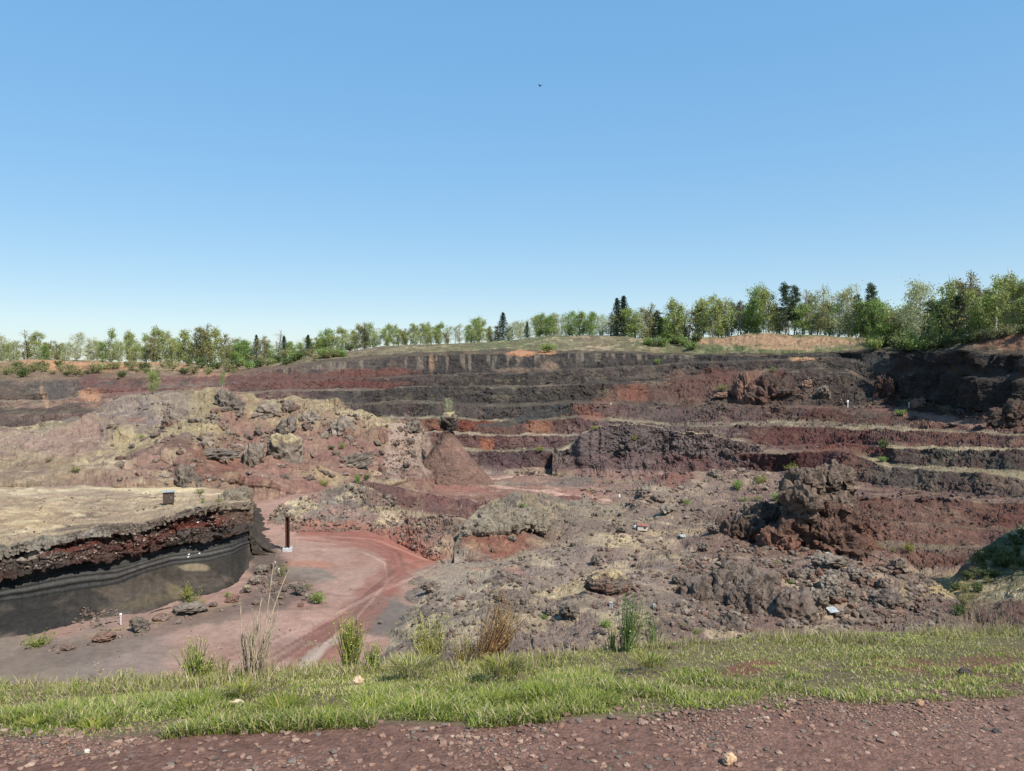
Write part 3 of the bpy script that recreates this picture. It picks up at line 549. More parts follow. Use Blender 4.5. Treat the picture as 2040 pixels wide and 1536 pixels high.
# ---------------- left hills
HT = [(-480, 862, 170), (0, 850, 172), (90, 838, 174), (170, 828, 176), (215, 806, 178), (250, 792, 180), (330, 787, 181), (400, 790, 183), (450, 795, 186), (520, 798, 188), (580, 797, 190), (650, 802, 190), (700, 816, 190), (750, 835, 190), (800, 843, 190), (835, 850, 189), (860, 900, 186)]
sheet('spoil_hills', [
 [(-480, ('z', -22), 96), (0, ('z', -22), 104), (380, ('z', -22), 107), (480, ('z', -22), 118), (560, ('z', -23), 120), (640, ('z', -25), 126), (760, ('z', -28), 138), (860, ('z', -29), 146)],
 [(-480, 985, 106), (0, 966, 110), (190, 966, 110), (380, 968, 112), (480, 978, 122), (560, 982, 124), (640, 974, 131), (760, 968, 143), (860, 966, 151)],
 [(-480, 945, 122), (0, 935, 126), (190, 936, 126), (380, 940, 122), (480, 942, 133), (560, 945, 135), (640, 945, 140), (760, 945, 148), (860, 952, 157)],
 [(-480, 915, 134), (0, 908, 140), (190, 905, 138), (330, 905, 132), (420, 908, 136), (480, 908, 143), (560, 905, 148), (640, 905, 150), (760, 905, 158), (860, 935, 164)],
 [(-480, 890, 148), (0, 880, 153), (190, 872, 152), (330, 868, 148), (420, 868, 150), (480, 872, 156), (560, 866, 164), (640, 868, 166), (760, 880, 168), (860, 920, 171)],
 [(-480, 873, 160), (0, 862, 164), (120, 850, 165), (220, 838, 164), (330, 832, 164), (420, 830, 166), (480, 835, 170), (560, 830, 177), (640, 832, 178), (760, 857, 177), (860, 908, 178)],
 HT,
 [(a, b+3, c+10) for a, b, c in HT], [(a, ('z', -22), c+26) for a, b, c in HT]],
 [bnd('talus', cm((0, (160, 139, 114)), (400, (149, 123, 109)), (560, (145, 110, 101)), (800, (140, 107, 101))), straw=.6, chunk=.1),
  bnd('talus', cm((0, (156, 130, 112)), (300, (140, 109, 101)), (430, (135, 91, 80)), (560, (146, 102, 95)), (800, (140, 107, 101))), alt=(160, 136, 110), straw=.6, chunk=.15, gully=.2, lumps=.35),
  bnd('talus', cm((0, (149, 124, 110)), (300, (139, 110, 103)), (430, (136, 96, 86)), (560, (147, 103, 96)), (700, (145, 109, 102)), (830, (139, 103, 98))), alt=(165, 145, 110), straw=.7, chunk=.15, gully=.5, lumps=.5),
  bnd('talus', cm((0, (147, 124, 117)), (150, (151, 121, 112)), (300, (135, 116, 114)), (430, (140, 112, 103)), (560, (144, 105, 98)), (700, (139, 103, 98)), (830, (132, 98, 93))), alt=(162, 144, 110), straw=.5, chunk=.2, gully=.5, lumps=.6),
  bnd('talus', cm((0, (140, 121, 116)), (150, (146, 121, 116)), (300, (132, 117, 117)), (430, (151, 130, 105)), (560, (144, 114, 101)), (700, (144, 112, 102)), (830, (132, 98, 93))), alt=(165, 149, 110), straw=.5, chunk=.3, gully=.5, lumps=.6),
  bnd('talus', cm((0, (137, 117, 114)), (300, (128, 114, 114)), (430, (149, 132, 105)), (560, (147, 123, 103)), (700, (151, 130, 105))), alt=(165, 151, 110), straw=.7, chunk=.35, gully=.5, lumps=.5),
  bnd('bench', (145, 124, 107), rows=10), bnd('talus', (123, 98, 91), rows=6)], -480, 838, 1.5, M_FAR, seed=5.0, low=(2.6, 15), wob=1.8, skirt=(None, (5, -28)), skirtc=(140, 104, 96))
# ---------------- black terrace behind the hills on the far left is part of quarry_terraces
# ---------------- lava ridge between floor and haul road
RT = [(535, 1040, 103), (552, 1015, 105), (575, 998, 107), (620, 985, 110), (660, 975, 112), (700, 966, 114), (740, 976, 113), (775, 998, 110), (800, 1024, 104), (830, 1040, 99), (880, 1038, 96), (930, 1042, 94), (960, 1060, 92), (1000, 1080, 91), (1060, 1100, 90)]
sheet('lava_ridge', [
 [(535, ('z', -22), 97), (700, ('z', -22), 97), (800, ('z', -22), 90), (860, ('z', -22), 84), (930, ('z', -22), 81), (1060, ('z', -23), 83)],
 [(535, 1048, 99.5), (700, 1046, 100), (800, 1066, 94), (860, 1098, 87), (930, 1112, 84), (1060, 1112, 85)],
 [(535, 1044, 101), (575, 1025, 103), (700, 1012, 105), (760, 1022, 104), (800, 1045, 98), (860, 1068, 92), (930, 1085, 89), (1060, 1108, 87.5)],
 RT, [(a, b+2, c+4) for a, b, c in RT], [(a, ('z', -26), c+16) for a, b, c in RT]],
 [bnd('talus', cm((550, (140, 124, 116)), (800, (140, 120, 112)), (900, (142, 120, 108))), straw=.4, chunk=.3, scale=.6),
  bnd('face', cm((550, (132, 118, 110)), (700, (130, 112, 108)), (800, (128, 108, 100)), (900, (122, 100, 96))), alt=(160, 120, 112), straw=.6, gully=.4, chunk=.55, fine=.35, scale=.6),
  bnd('face', cm((550, (134, 122, 112)), (700, (118, 108, 106)), (800, (132, 112, 100)), (900, (128, 110, 102))), alt=(150, 112, 104), straw=.7, gully=.4, chunk=.6, fine=.35, scale=.6),
  bnd('bench', (140, 126, 110), rows=12, chunk=.4), bnd('talus', (120, 98, 92), rows=8)], 535, 1060, 1.5, M_MID, seed=6.0, low=(.5, 6))
PAINT.append((640, 965+40, 12, 8, 0, (175, 125, 115), .8, .3))
CR = [(905, 1105, 86), (918, 1060, 88), (935, 1030, 91), (962, 1008, 94), (1000, 994, 98), (1062, 988, 102), (1120, 998, 106), (1180, 1008, 111), (1235, 1008, 114), (1275, 1004, 116), (1320, 1010, 116)]
sheet('crater_mound', [
 [(905, ('z', -23), 80), (1320, ('z', -22), 92)],
 [(905, 1112, 83), (960, 1114, 82), (1030, 1110, 83.5), (1090, 1100, 86), (1150, 1068, 92), (1230, 1034, 101), (1320, 1015, 108)],
 [(905, 1108, 84.5), (960, 1078, 85.5), (1030, 1065, 88), (1090, 1060, 92), (1150, 1045, 97), (1230, 1026, 106), (1320, 1012, 112)],
 [(905, 1106, 85.5), (935, 1050, 88), (962, 1036, 89.5), (1030, 1030, 93), (1090, 1028, 97), (1150, 1024, 103), (1230, 1016, 110), (1320, 1011, 114)],
 CR, [(a, b+4, c+4) for a, b, c in CR], [(a, ('z', -27), c+14) for a, b, c in CR]],
 [bnd('talus', (135, 112, 102), rows=8), bnd('talus', cm((905, (134, 112, 102)), (960, (140, 92, 80)), (1040, (140, 90, 78)), (1090, (134, 112, 104)), (1300, (150, 134, 116))), chunk=.35, scale=.5, straw=.3),
  bnd('face', cm((905, (124, 108, 100)), (960, (140, 92, 78)), (1040, (136, 96, 84)), (1090, (130, 114, 106)), (1300, (144, 130, 116))), gully=.2, chunk=.35, lumps=.3, fine=.25, scale=.5, straw=.3),
  bnd('face', cm((905, (122, 110, 104)), (1040, (126, 114, 106)), (1300, (138, 124, 114))), gully=.25, chunk=.4, lumps=.35, fine=.25, scale=.55, straw=.3),
  bnd('bench', (134, 120, 108), rows=12, chunk=.4), bnd('talus', (124, 104, 98), rows=8)], 905, 1320, 1.4, M_MID, seed=6.6, low=(.6, 6))
# the dark red wall behind that ridge
WT = [(700, 960, 126), (755, 964, 128), (822, 976, 131), (880, 988, 133), (959, 1000, 134), (1020, 996, 136), (1079, 990, 138), (1158, 990, 139), (1200, 1000, 139), (1240, 1015, 138)]
sheet('red_bench_wall', [
 [(700, ('z', -28), 118), (1240, ('z', -28), 126)],
 [(700, 1000, 124), (804, 1008, 126), (870, 1025, 127), (925, 1042, 127), (1000, 1045, 128), (1100, 1022, 132), (1200, 1020, 133), (1240, 1026, 133)],
 WT, [(a, b+1, c+5) for a, b, c in WT], [(a, ('z', -27), c+14) for a, b, c in WT]],
 [bnd('talus', (150, 130, 112), rows=8), bnd('face', cm((700, (118, 92, 90)), (820, (112, 78, 78)), (940, (110, 74, 74)), (1000, (128, 104, 100)), (1150, (118, 78, 76)), (1240, (130, 100, 95))), alt=(102, 78, 80), gully=.6, chunk=.4),
  bnd('bench', (140, 124, 112), rows=8), bnd('talus', (130, 98, 92), rows=5)], 700, 1240, 1.5, M_MID, seed=7.0, low=(.3, 6))
# ---------------- left plateau with the cut through the layers
ZB = -20.15
def foot(pts, z=ZB):                       # pixels on the floor plane -> (u, v, d)
    return [(u, v, surf_plane(u, v, z)[1]) for u, v in pts]
PF = foot([(-480, 1360), (0, 1291), (108, 1273), (206, 1250), (292, 1229), (360, 1212), (436, 1195), (480, 1174), (520, 1140), (548, 1112)])
fd = lambda u: np.interp(u, [p[0] for p in PF], [p[2] for p in PF])
def pl(pts, off): return [(u, v, float(fd(u))+off+(np.interp(u, [0, 480, 500], [0, 1, 6]) if u > 0 else 0)) for u, v in pts]
lay_b = pl([(-480, 1262), (0, 1202), (130, 1185), (240, 1161), (292, 1137), (343, 1123), (412, 1120), (456, 1108), (497, 1090)], 5.2)
lay_t = pl([(-480, 1210), (0, 1156), (130, 1128), (237, 1113), (292, 1099), (343, 1087), (412, 1078), (487, 1064), (497, 1060)], 6.6)
rub_b = pl([(-480, 1209), (0, 1155), (130, 1126), (237, 1111), (292, 1096), (343, 1084), (412, 1075), (487, 1060), (497, 1056)], 5.6)
rub_m = pl([(-480, 1185), (0, 1132), (100, 1108), (240, 1082), (309, 1066), (377, 1052), (446, 1046), (497, 1040)], 6.0)
rub_t = pl([(-480, 1170), (0, 1113), (89, 1098), (192, 1070), (274, 1063), (329, 1043), (377, 1029), (425, 1021), (497, 1015)], 6.9)
crust_b = pl([(-480, 1166), (0, 1110), (89, 1094), (192, 1066), (274, 1058), (329, 1039), (377, 1025), (425, 1017), (497, 1011)], 5.9)
crust_t = pl([(-480, 1150), (0, 1094), (93, 1070), (192, 1051), (274, 1042), (329, 1029), (377, 1015), (422, 1005), (497, 997)], 6.8)
plat1 = [(-480, 1100, 68), (0, 1060, 71), (93, 1045, 75), (192, 1035, 78), (329, 1015, 84), (422, 1000, 89), (497, 993, 94)]
plat2 = [(-480, 1010, 90), (0, 992, 94), (200, 990, 96), (400, 985, 100), (497, 985, 104)]
plat3 = [(-480, 980, 106), (0, 968, 112), (200, 968, 112), (400, 970, 113), (497, 984, 114)]
PAINT += [(60, 1110, 60, 6, -.25, (172, 160, 150), .7, .4), (190, 1065, 30, 5, 0, (150, 140, 136), .8, .3), (390, 1018, 40, 5, -.3, (132, 120, 116), .6, .4),
 (170, 1085, 60, 10, -.2, (118, 60, 52), .8, .3), (400, 1040, 50, 11, -.1, (122, 66, 58), .9, .3), (290, 1075, 60, 9, -.3, (112, 66, 60), .7, .3), (450, 1055, 30, 5, -.1, (78, 70, 70), .8, .3),
 (385, 1130, 30, 6, .1, (146, 128, 104), .8, .3), (350, 1180, 20, 14, .7, (128, 112, 80), .6, .4), (520, 1105, 26, 14, .6, (134, 112, 84), .7, .4), (230, 1185, 30, 14, .3, (104, 88, 78), .6, .4), (300, 1200, 60, 10, -.2, (110, 96, 72), .5, .5),
 (300, 975, 110, 6, .0, (214, 190, 148), .8, .3), (300, 970, 60, 2.5, 0, (120, 112, 104), .5, .4), (60, 1030, 60, 30, 0, (200, 172, 128), .5, .4), (200, 1010, 40, 10, 0, (150, 125, 108), .5, .4), (440, 1010, 30, 12, 0, (140, 124, 108), .7, .4), (240, 985, 40, 6, 0, (158, 128, 112), .5, .4), (30, 1000, 60, 8, 0, (150, 126, 104), .6, .4)]
rk = dict(scale=.34)
sheet('left_plateau', [PF, [(u, v-3, d+.8) for u, v, d in PF], lay_b, lay_t, rub_b, rub_m, rub_t, crust_b, crust_t, plat1, plat2, plat3, [(-480, ('z', -18), 122), (497, ('z', -20.5), 119)]],
 [bnd('bench', (132, 112, 98), rows=3, straw=.3),
  bnd('talus', cm((0, (58, 55, 56)), (200, (62, 58, 57)), (350, (74, 66, 61)), (480, (64, 59, 56))), alt=(104, 92, 84), altk=.6, gully=.12, chunk=.05, fine=.07, straw=0),
  bnd('face', cm((0, (76, 75, 78)), (480, (86, 83, 84))), alt=(92, 94, 97), altk=.1, gully=0, chunk=0, fine=.03, lay=0, straw=0, k='strata', rows=60),
  bnd('face', (60, 54, 54), rows=6, gully=.0, chunk=.1, fine=.06, straw=0, **rk),  # underside of the rubble overhang, its black shadow painted into the colour
  bnd('face', cm((0, (98, 84, 82)), (300, (92, 80, 78)), (480, (86, 76, 74))), alt=(104, 68, 62), gully=.2, chunk=.5, fine=.25, straw=0, **rk),
  bnd('face', cm((0, (110, 80, 76)), (150, (116, 64, 56)), (420, (118, 66, 58)), (480, (116, 92, 82))), alt=(92, 80, 78), gully=.2, chunk=.5, fine=.25, straw=0, **rk),
  bnd('face', (70, 56, 54), rows=6, gully=0, chunk=.2, fine=.1, straw=0, **rk),  # underside of the crust lip, coloured dark to paint in the shade beneath
  bnd('face', cm((0, (148, 138, 130)), (200, (132, 122, 118)), (480, (132, 116, 106))), alt=(112, 98, 94), gully=.25, chunk=.42, fine=.25, straw=.3, **rk),
  bnd('flat', (170, 144, 120), alt=(128, 106, 94), altk=.95, straw=.8, fine=.3, chunk=.12, **rk),
  bnd('flat', (168, 142, 118), alt=(128, 106, 94), altk=.95, straw=.8, fine=.35, chunk=.1),
  bnd('flat', (176, 150, 126), alt=(152, 126, 112), altk=.8, straw=.9, fine=.2), bnd('talus', (150, 118, 108), rows=8)],
 -480, 497, 1.25, M_MID, seed=8.0, low=(.22, 7), wob=.8, skirt=(None, (5.0, -20.9)), skirtc=(76, 68, 64), sk=21, skp=3.2)
# ---------------- lava mass in the middle and on the right
ML = [(780, 1168, 73), (870, 1122, 80), (1000, 1110, 83), (1090, 1096, 86), (1150, 1063, 93), (1230, 1026, 106), (1258, 1008, 113), (1272, 968, 118), (1350, 953, 125), (1450, 949, 128), (1560, 938, 128), (1640, 932, 124), (1672, 965, 112), (1692, 1060, 92), (1740, 1098, 82), (1800, 1122, 77), (1850, 1145, 72), (1900, 1180, 66), (1935, 1235, 58)]
sheet('lava_field', [
 [(780, ('z', -21), 26), (1935, ('z', -20), 26)],
 [(780, 1345, 47), (900, 1345, 43), (1200, 1340, 42), (1600, 1310, 42), (1935, 1310, 44)],
 [(780, 1270, 57), (810, 1260, 56), (900, 1250, 54), (1200, 1245, 52), (1600, 1245, 51), (1935, 1290, 48)],
 [(780, 1225, 63.5), (830, 1200, 64), (900, 1190, 63), (1200, 1180, 60), (1600, 1180, 60), (1800, 1200, 57), (1935, 1270, 51)],
 [(780, 1190, 69), (850, 1155, 73), (1000, 1135, 76), (1200, 1120, 73), (1600, 1120, 72), (1740, 1140, 70), (1850, 1180, 63), (1935, 1250, 54)],
 [(780, 1178, 71), (870, 1130, 78), (1000, 1120, 80), (1100, 1110, 82), (1200, 1072, 86), (1400, 1058, 89), (1640, 1070, 83), (1692, 1090, 82), (1740, 1116, 76), (1850, 1160, 67), (1935, 1242, 56)],
 [(780, 1172, 72), (870, 1126, 79), (1090, 1102, 84), (1160, 1066, 91), (1240, 1030, 101), (1300, 1010, 108), (1450, 1004, 107), (1640, 1005, 101), (1692, 1072, 88), (1850, 1150, 70), (1935, 1238, 57)],
 ML, [(a, b+6, c+3) for a, b, c in ML], [(a, ('z', -24.0 if a > 1100 else -21), c+11) for a, b, c in ML]],
 [bnd('talus', (120, 104, 100), rows=8)]+
 [bnd('talus', cm((780, (132, 118, 112)), (900, (124, 110, 106)), (1150, (136, 117, 110)), (1350, (134, 113, 106)), (1500, (132, 106, 99)), (1700, (130, 108, 101)), (1900, (124, 105, 102))), alt=(118, 99, 94), altk=.6, straw=.45, chunk=.2*s_, gully=.12*s_, fine=.30*s_, lumps=.28*s_, scale=sc_, lowk=s_) for s_, sc_ in ((1, .55), (1, .55), (.9, .6), (.8, .7), (.8, .8), (.9, 1.0))]+
 [bnd('talus', (112, 98, 96), rows=8, chunk=.5, straw=.4), bnd('talus', (112, 96, 92), rows=10)],
 780, 1935, 1.15, M_MID, seed=9.0, low=(1.5, 9), wob=.8, skirt=((6, -21), (5, -26)), rowpx=1.25)
# ---------------- slope in the lower right corner
BK = [(1885, 1190, 76), (1910, 1140, 80), (1950, 1095, 84), (2000, 1068, 86), (2040, 1048, 88), (2200, 960, 90), (2520, 860, 92)]
sheet('right_bank', [
 [(1885, ('z', -24), 58), (1935, 1262, 56), (2040, 1258, 50), (2520, 1350, 36)],
 [(1885, 1225, 66), (1930, 1222, 64), (2040, 1195, 60), (2200, 1160, 56), (2520, 1100, 52)],
 [(1885, 1212, 70), (1925, 1195, 72), (2000, 1165, 73), (2040, 1140, 72), (2200, 1060, 70), (2520, 930, 68)],
 BK, [(a, b+2, c+6) for a, b, c in BK], [(a, ('z', -27), c+22) for a, b, c in BK]],
 [bnd('talus', cm((1885, (120, 92, 84)), (2040, (116, 84, 78))), straw=.15, fine=.3), bnd('talus', (128, 118, 84), alt=(110, 116, 70), straw=.8),
  bnd('talus', (116, 104, 78), alt=(96, 100, 62), altk=.8, straw=.7, gully=.4), bnd('bench', (110, 104, 74), rows=6), bnd('talus', (120, 88, 80), rows=8)],
 1885, 2520, 2.0, M_MID, seed=10.0, low=(1.0, 9), skirt=((3, -27), None))
# ---------------- rim where the photographer stands: red gravel path, grass verge, slope down
RIMV = [(-900, 1382), (-480, 1380), (0, 1368), (300, 1354), (600, 1336), (900, 1318), (1100, 1305), (1300, 1284), (1500, 1270), (1700, 1262), (2040, 1254), (2520, 1246), (3000, 1240)]
RIMD = [(-900, 5.0), (0, 5.1), (600, 5.4), (1100, 5.8), (2040, 6.9), (3000, 7.6)]
EDGE = [(-900, 1486), (0, 1476), (200, 1480), (400, 1458), (600, 1452), (700, 1444), (900, 1450), (1100, 1434), (1300, 1436), (1500, 1412), (1700, 1400), (2040, 1384), (3000, 1370)]
def li(tab, u): return np.interp(u, [p[0] for p in tab], [p[1] for p in tab])
us = list(range(-900, 3001, 100))
def zline(fz, fd_): return [(u, ('z', fz(u)), fd_(u)) for u in us]
zr = lambda u: float(P(u, li(RIMV, u), li(RIMD, u))[2])
ed = lambda u: float(surf_plane(u, li(EDGE, u), -1.62)[1])
GP = dict(gully=0, chunk=0, straw=0, mixw=.1)
gcol = (150, 112, 101)
rim = [zline(lambda u: -1.6, lambda u: 0.6), zline(lambda u: -1.6, lambda u: 2.6), zline(lambda u: -1.61, ed), [(u, float(li(RIMV, u)), float(li(RIMD, u))) for u in us],
 zline(lambda u: zr(u)-.75, lambda u: li(RIMD, u)+1.2), zline(lambda u: zr(u)-4.5, lambda u: li(RIMD, u)+6), zline(lambda u: -23, lambda u: 34)]
PAINT_R = [(1505, 1332, 60, 12, -.2, (150, 92, 76), .9, .3), (1800, 1325, 90, 18, .1, (155, 100, 82), .8, .35), (1960, 1330, 90, 24, -.2, (150, 98, 84), .8, .35), (1340, 1365, 60, 10, 0, (175, 140, 118), .7, .3), (900, 1362, 90, 12, 0, (150, 108, 92), .7, .3), (2010, 1360, 60, 18, 0, (140, 96, 88), .8, .3), (1240, 1480+70, 10, 10, 0, gcol, 0, .3)]
PAINT_SAVE = PAINT; PAINT = PAINT_R
sheet('rim_path', rim, [dict(bnd('flat', gcol, alt=(140, 100, 90), rows=30), **GP), dict(bnd('flat', gcol, alt=(140, 98, 88), altk=.6, rows=150), fine=.005, **GP),
 dict(bnd('flat', (124, 108, 76), alt=(150, 124, 96), altk=.6, rows=60), fine=.015, **GP), dict(bnd('flat', (120, 110, 80), rows=14), fine=.03, **GP), dict(bnd('talus', (124, 108, 92), rows=20)), dict(bnd('talus', (120, 104, 94), rows=20))],
 -900, 3000, 5.0, M_GRAVEL, seed=11.0, wob=0, low=(0, 2.0), sk=5)
PAINT = PAINT_SAVE
me = bpy.data.meshes.new('viewpoint_ground'); me.from_pydata([(-60, 1.1, -1.66), (60, 1.1, -1.66), (60, -80, -1.66), (-60, -80, -1.66)], [], [(0, 3, 2, 1)])
a_ = me.color_attributes.new('Col', 'FLOAT_COLOR', 'POINT')
for i in range(4): a_.data[i].color = (*alb(gcol), 1)
o = obj('viewpoint_ground', me, M_GRAVEL); o['kind'] = 'structure'
# ------------------------------------------------------------------ dirt roads that cross the pit bottom and the benches
# ------------------------------------------------------------------ rocks
def ico(sub):
    bm = bmesh.new(); bmesh.ops.create_icosphere(bm, subdivisions=sub, radius=1)
    v = np.array([x.co[:] for x in bm.verts]); f = np.array([[w.index for w in x.verts] for x in bm.faces]); bm.free(); return v, f
ICO = {k: ico(k) for k in (1, 2, 3, 4, 5)}
def rock_mesh(seed, sub=4, main=(118, 104, 100), second=(104, 88, 86), low_c=None, top=None, lump=.35, crag=.26, flat=.12):
    v, f = ICO[sub]; s = seed*13.7
    r = 1+lump*(fbm(v*1.1+s, 3)-0.5)*2
    wv = v+(fbm(v*2+s+5, 3)[:, None]-.5)*.8
    f1, f2, cid = worley(wv*1.3+s); r += crag*((cid-.45)*1.5+sm(0, .12, f2-f1)*.35-.15)
    f1, f2, cid = worley(wv*3.6+s); r += crag*.45*((cid-.45)*1.2+sm(0, .12, f2-f1)*.3)
    r += crag*1.1*(fbm(v*4+s, 5, .65)-.5)+crag*.8*(ridged(v*1.7+s, 3)-.6)
    r += crag*.55*(np.abs(((v[:, 2]*2.6+(fbm(v*1.3+s+2, 3)-.5)*2.5+v[:, 0]*.5) % 1)-.5)-.25)*1.2
    r += .05*(ridged(v*7+s, 3)-.6)
    p = v*r[:, None]
    lo_, hi = p.min(0), p.max(0); p = (p-(lo_+hi)/2)/(hi-lo_); p[:, 2] += .5
    p[:, 2] = np.where(p[:, 2] < flat, flat+(p[:, 2]-flat)*.3, p[:, 2]); p[:, 2] -= flat*.7
    n = fbm(v*2.2+s, 4)[:, None]; C = alb(main)*(1-sm(.45, .6, n))+alb(second)*sm(.45, .6, n)
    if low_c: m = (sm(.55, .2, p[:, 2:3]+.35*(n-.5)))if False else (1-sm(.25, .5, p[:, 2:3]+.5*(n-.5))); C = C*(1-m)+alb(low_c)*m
    if top: m = sm(.72, .86, p[:, 2:3]+.5*(fbm(v*4+s+9, 3)[:, None]-.5)); C = C*(1-m)+alb(top)*m
    C = C*(.7+.6*fbm(v*6+s, 4, .6)[:, None])
    return np_mesh('rock', p, f, C, False)
G1, G2 = (138, 124, 116), (122, 106, 99)
PR = [rock_mesh(1, 4, G1, G2), rock_mesh(2, 4, (140, 126, 118), (120, 106, 100), crag=.34), rock_mesh(3, 4, (134, 116, 108), (136, 100, 90)), rock_mesh(4, 4, (146, 110, 96), (126, 98, 90)),
      rock_mesh(5, 4, G1, G2, low_c=(134, 88, 72)), rock_mesh(6, 4, (138, 126, 118), G2, top=(168, 152, 116), crag=.36), rock_mesh(7, 4, (152, 138, 130), (132, 118, 110), crag=.36, lump=.5), rock_mesh(8, 4, (128, 116, 110), (112, 100, 96), crag=.42, lump=.5)]
def rock(u, v, w, h, proto, label, rot=0.0, tilt=0.0, dep=1.0, name='boulder', group=None, sink=.16, cat='rock', me=None, d=None):
    p = surf(u, v) if d is None else PV(u, v, d); s = p.y/F
    o = obj(name, me or PR[proto], M_ROCK)
    W_, H_ = w*s, h*s/(1-sink)
    o.location = (p.x, p.y+W_*dep*.35, p.z-H_*sink); o.scale = (W_*1.14, W_*dep, H_*1.05); o.rotation_euler = (0, tilt, rot)
    tag(o, label, cat, group); return o
HG = 'lava blocks scattered over the left hill'
for i, a in enumerate([
 (449, 814, 56, 42, 7, 'grey lava block standing on the crest of the left hill, small shrub on top', .3), (522, 824, 50, 27, 6, 'low wide grey lump just right of the block on the hill crest', .7),
 (572, 819, 25, 24, 1, 'narrow upright grey stone high on the straw coloured crest', 1.1), (613, 842, 36, 27, 6, 'jagged grey rock in the dry grass near the right end of the crest', 2.0),
 (563, 863, 46, 35, 7, 'dark jagged rock above the largest straw topped block', 2.6), (558, 914, 68, 54, 5, 'largest lava block of the hillside, dry grass on its top, dark underside', .9),
 (418, 836, 23, 13, 1, 'small flat grey stone in yellow grass left of the red chute', .2), (500, 927, 38, 48, 1, 'grey rounded rock at the lower end of the red chute', 1.6),
 (366, 968, 50, 46, 7, 'dark grey boulder at the foot of the hill beside the bare red slope', .4), (344, 842, 52, 34, 4, 'rounded grey knob with a red underside on the left hill', 2.2),
 (672, 862, 50, 38, 6, 'craggy grey rock with holes below the right end of the crest', 1.0), (691, 869, 21, 17, 3, 'small reddish block tucked under the craggy rock', .5),
 (820, 862, 38, 28, 7, 'pinkish grey crag left of the red cone', 1.9), (762, 882, 22, 30, 3, 'small upright reddish rock beside the pale gravel chute', 2.9), (645, 872, 20, 12, 6, 'small pale grey stone lying on red scree', .1),
 (600, 838, 14, 9, 1, 'tiny grey stone in dry grass between two crest rocks', 1.2), (522, 836, 14, 9, 1, 'tiny grey stone under the low wide lump', 2.2), (440, 850, 22, 13, 2, 'pale stone beside the upper part of the red chute', .6), (447, 866, 20, 12, 6, 'pinkish stone halfway down the red chute', 1.5)]):
    rock(*a[:6], rot=a[6], group=HG, sink=.42, dep=1.2)
rock(432, 918, 84, 24, 7, 'long grey lava crust overhanging the bare red slope', rot=.1, tilt=-.12, group=HG, dep=.7, sink=.02)
rock(712, 932, 78, 34, 7, 'long tilted grey slab with a dark hollow beneath, on pink scree', rot=.2, tilt=-.42, group=HG, dep=.5)
LG = 'boulders on the grey lava field'
for a in [
 (1426, 953, 29, 19, 0, 'rounded grey boulder on the far edge of the lava field', .3), (1478, 944, 19, 12, 1, 'small grey boulder on the far edge between the round boulder and the green shrub', .9),
 (1426, 1062, 29, 17, 7, 'dark jagged rock left of the knob near the grey panel', .5), (1402, 1100, 24, 22, 7, 'dark broken rock on the open grey field left of the red knob', 1.5), (1512, 1105, 15, 15, 3, 'small dark cube-like stone below the red knob', .1),
 (1592, 1156, 36, 24, 0, 'rounded boulder, widest at the left end of the boulder pile', .2), (1620, 1159, 17, 21, 2, 'upright narrow boulder right of the widest left one in the pile', .7), (1635, 1149, 18, 17, 3, 'small rusty boulder at the top left of the pile', 1.7),
 (1664, 1153, 28, 17, 6, 'pale boulder in the top row of the pile', 2.1), (1682, 1156, 25, 16, 0, 'reddish grey boulder in the top row right of the pale one', .4), (1707, 1153, 32, 21, 1, 'grey boulder closing the top row of the pile on the right', 1.1),
 (1566, 1155, 19, 18, 2, 'boulder at the far left of the pile', 1.4), (1577, 1163, 15, 12, 0, 'small stone in front of the far left boulder of the pile', .3), (1655, 1175, 46, 30, 6, 'broad pale grey boulder in the middle of the pile', .5),
 (1671, 1201, 40, 33, 4, 'red brown boulder with a strong shadow on its left', .8), (1699, 1205, 31, 29, 0, 'grey boulder leaning on the right of the red brown one', 2.5), (1697, 1180, 23, 17, 2, 'small boulder behind the red brown one', 1.3),
 (1743, 1168, 26, 15, 3, 'flat brown boulder right of the pile', .2), (1759, 1178, 20, 29, 7, 'dark upright stone behind the big pale boulder', .9), (1661, 1136, 64, 27, 1, 'low wide rock swelling behind the boulder pile', .1),
 (1797, 1137, 36, 25, 0, 'lone rounded boulder near the right edge of the lava field', 1.2), (1632, 1222, 56, 46, 1, 'sloping grey rock right of the great dome boulder', .6), (1546, 1199, 42, 35, 2, 'weathered brown rock behind the great dome boulder', 1.9),
 (1566, 1206, 14, 13, 3, 'small round red stone perched behind the great dome boulder', .4),
 (857, 1183, 42, 25, 0, 'lone grey boulder with a dark underside at the edge of the red floor', .3), (1187, 1129, 20, 26, 7, 'dark upright rock in dry grass in the middle of the field', 1.1), (1136, 1237, 42, 38, 7, 'hollowed dark rock in the near centre of the field', .8),
 (1098, 1226, 27, 17, 1, 'flat broken rock left of the hollowed dark rock', 1.7), (1001, 1197, 14, 24, 2, 'narrow dark standing rock behind the red brown broom', .2), (938, 1300, 30, 20, 1, 'pale grey stone in the dry stalks at the rim', .5),
 (1352, 1166, 24, 22, 7, 'dark notch-shaped rock with a green tuft, left of the near outcrop', .6), (1284, 990, 30, 22, 1, 'grey rock on the far left edge of the lava field', 1.3), (1312, 1000, 30, 16, 0, 'low grey rock right of the one on the far left edge', .1),
 (1330, 1022, 40, 16, 6, 'flat grey ledge behind the little hut', .9), (1240, 1062, 24, 14, 7, 'dark rock left of the little hut', .9), (1020, 1080, 18, 14, 1, 'stone at the foot of the crater mound', .3), (985, 1100, 14, 12, 3, 'small red stone at the foot of the crater mound', .8)]:
    rock(*a[:6], rot=a[6], group=LG)
rock(1771, 1216, 66, 42, 6, 'big pale grey boulder casting a shadow to its left, right side of the lava field', rot=.5, me=rock_mesh(21, 5, (132, 118, 112), (108, 96, 92), lump=.3, crag=.2))
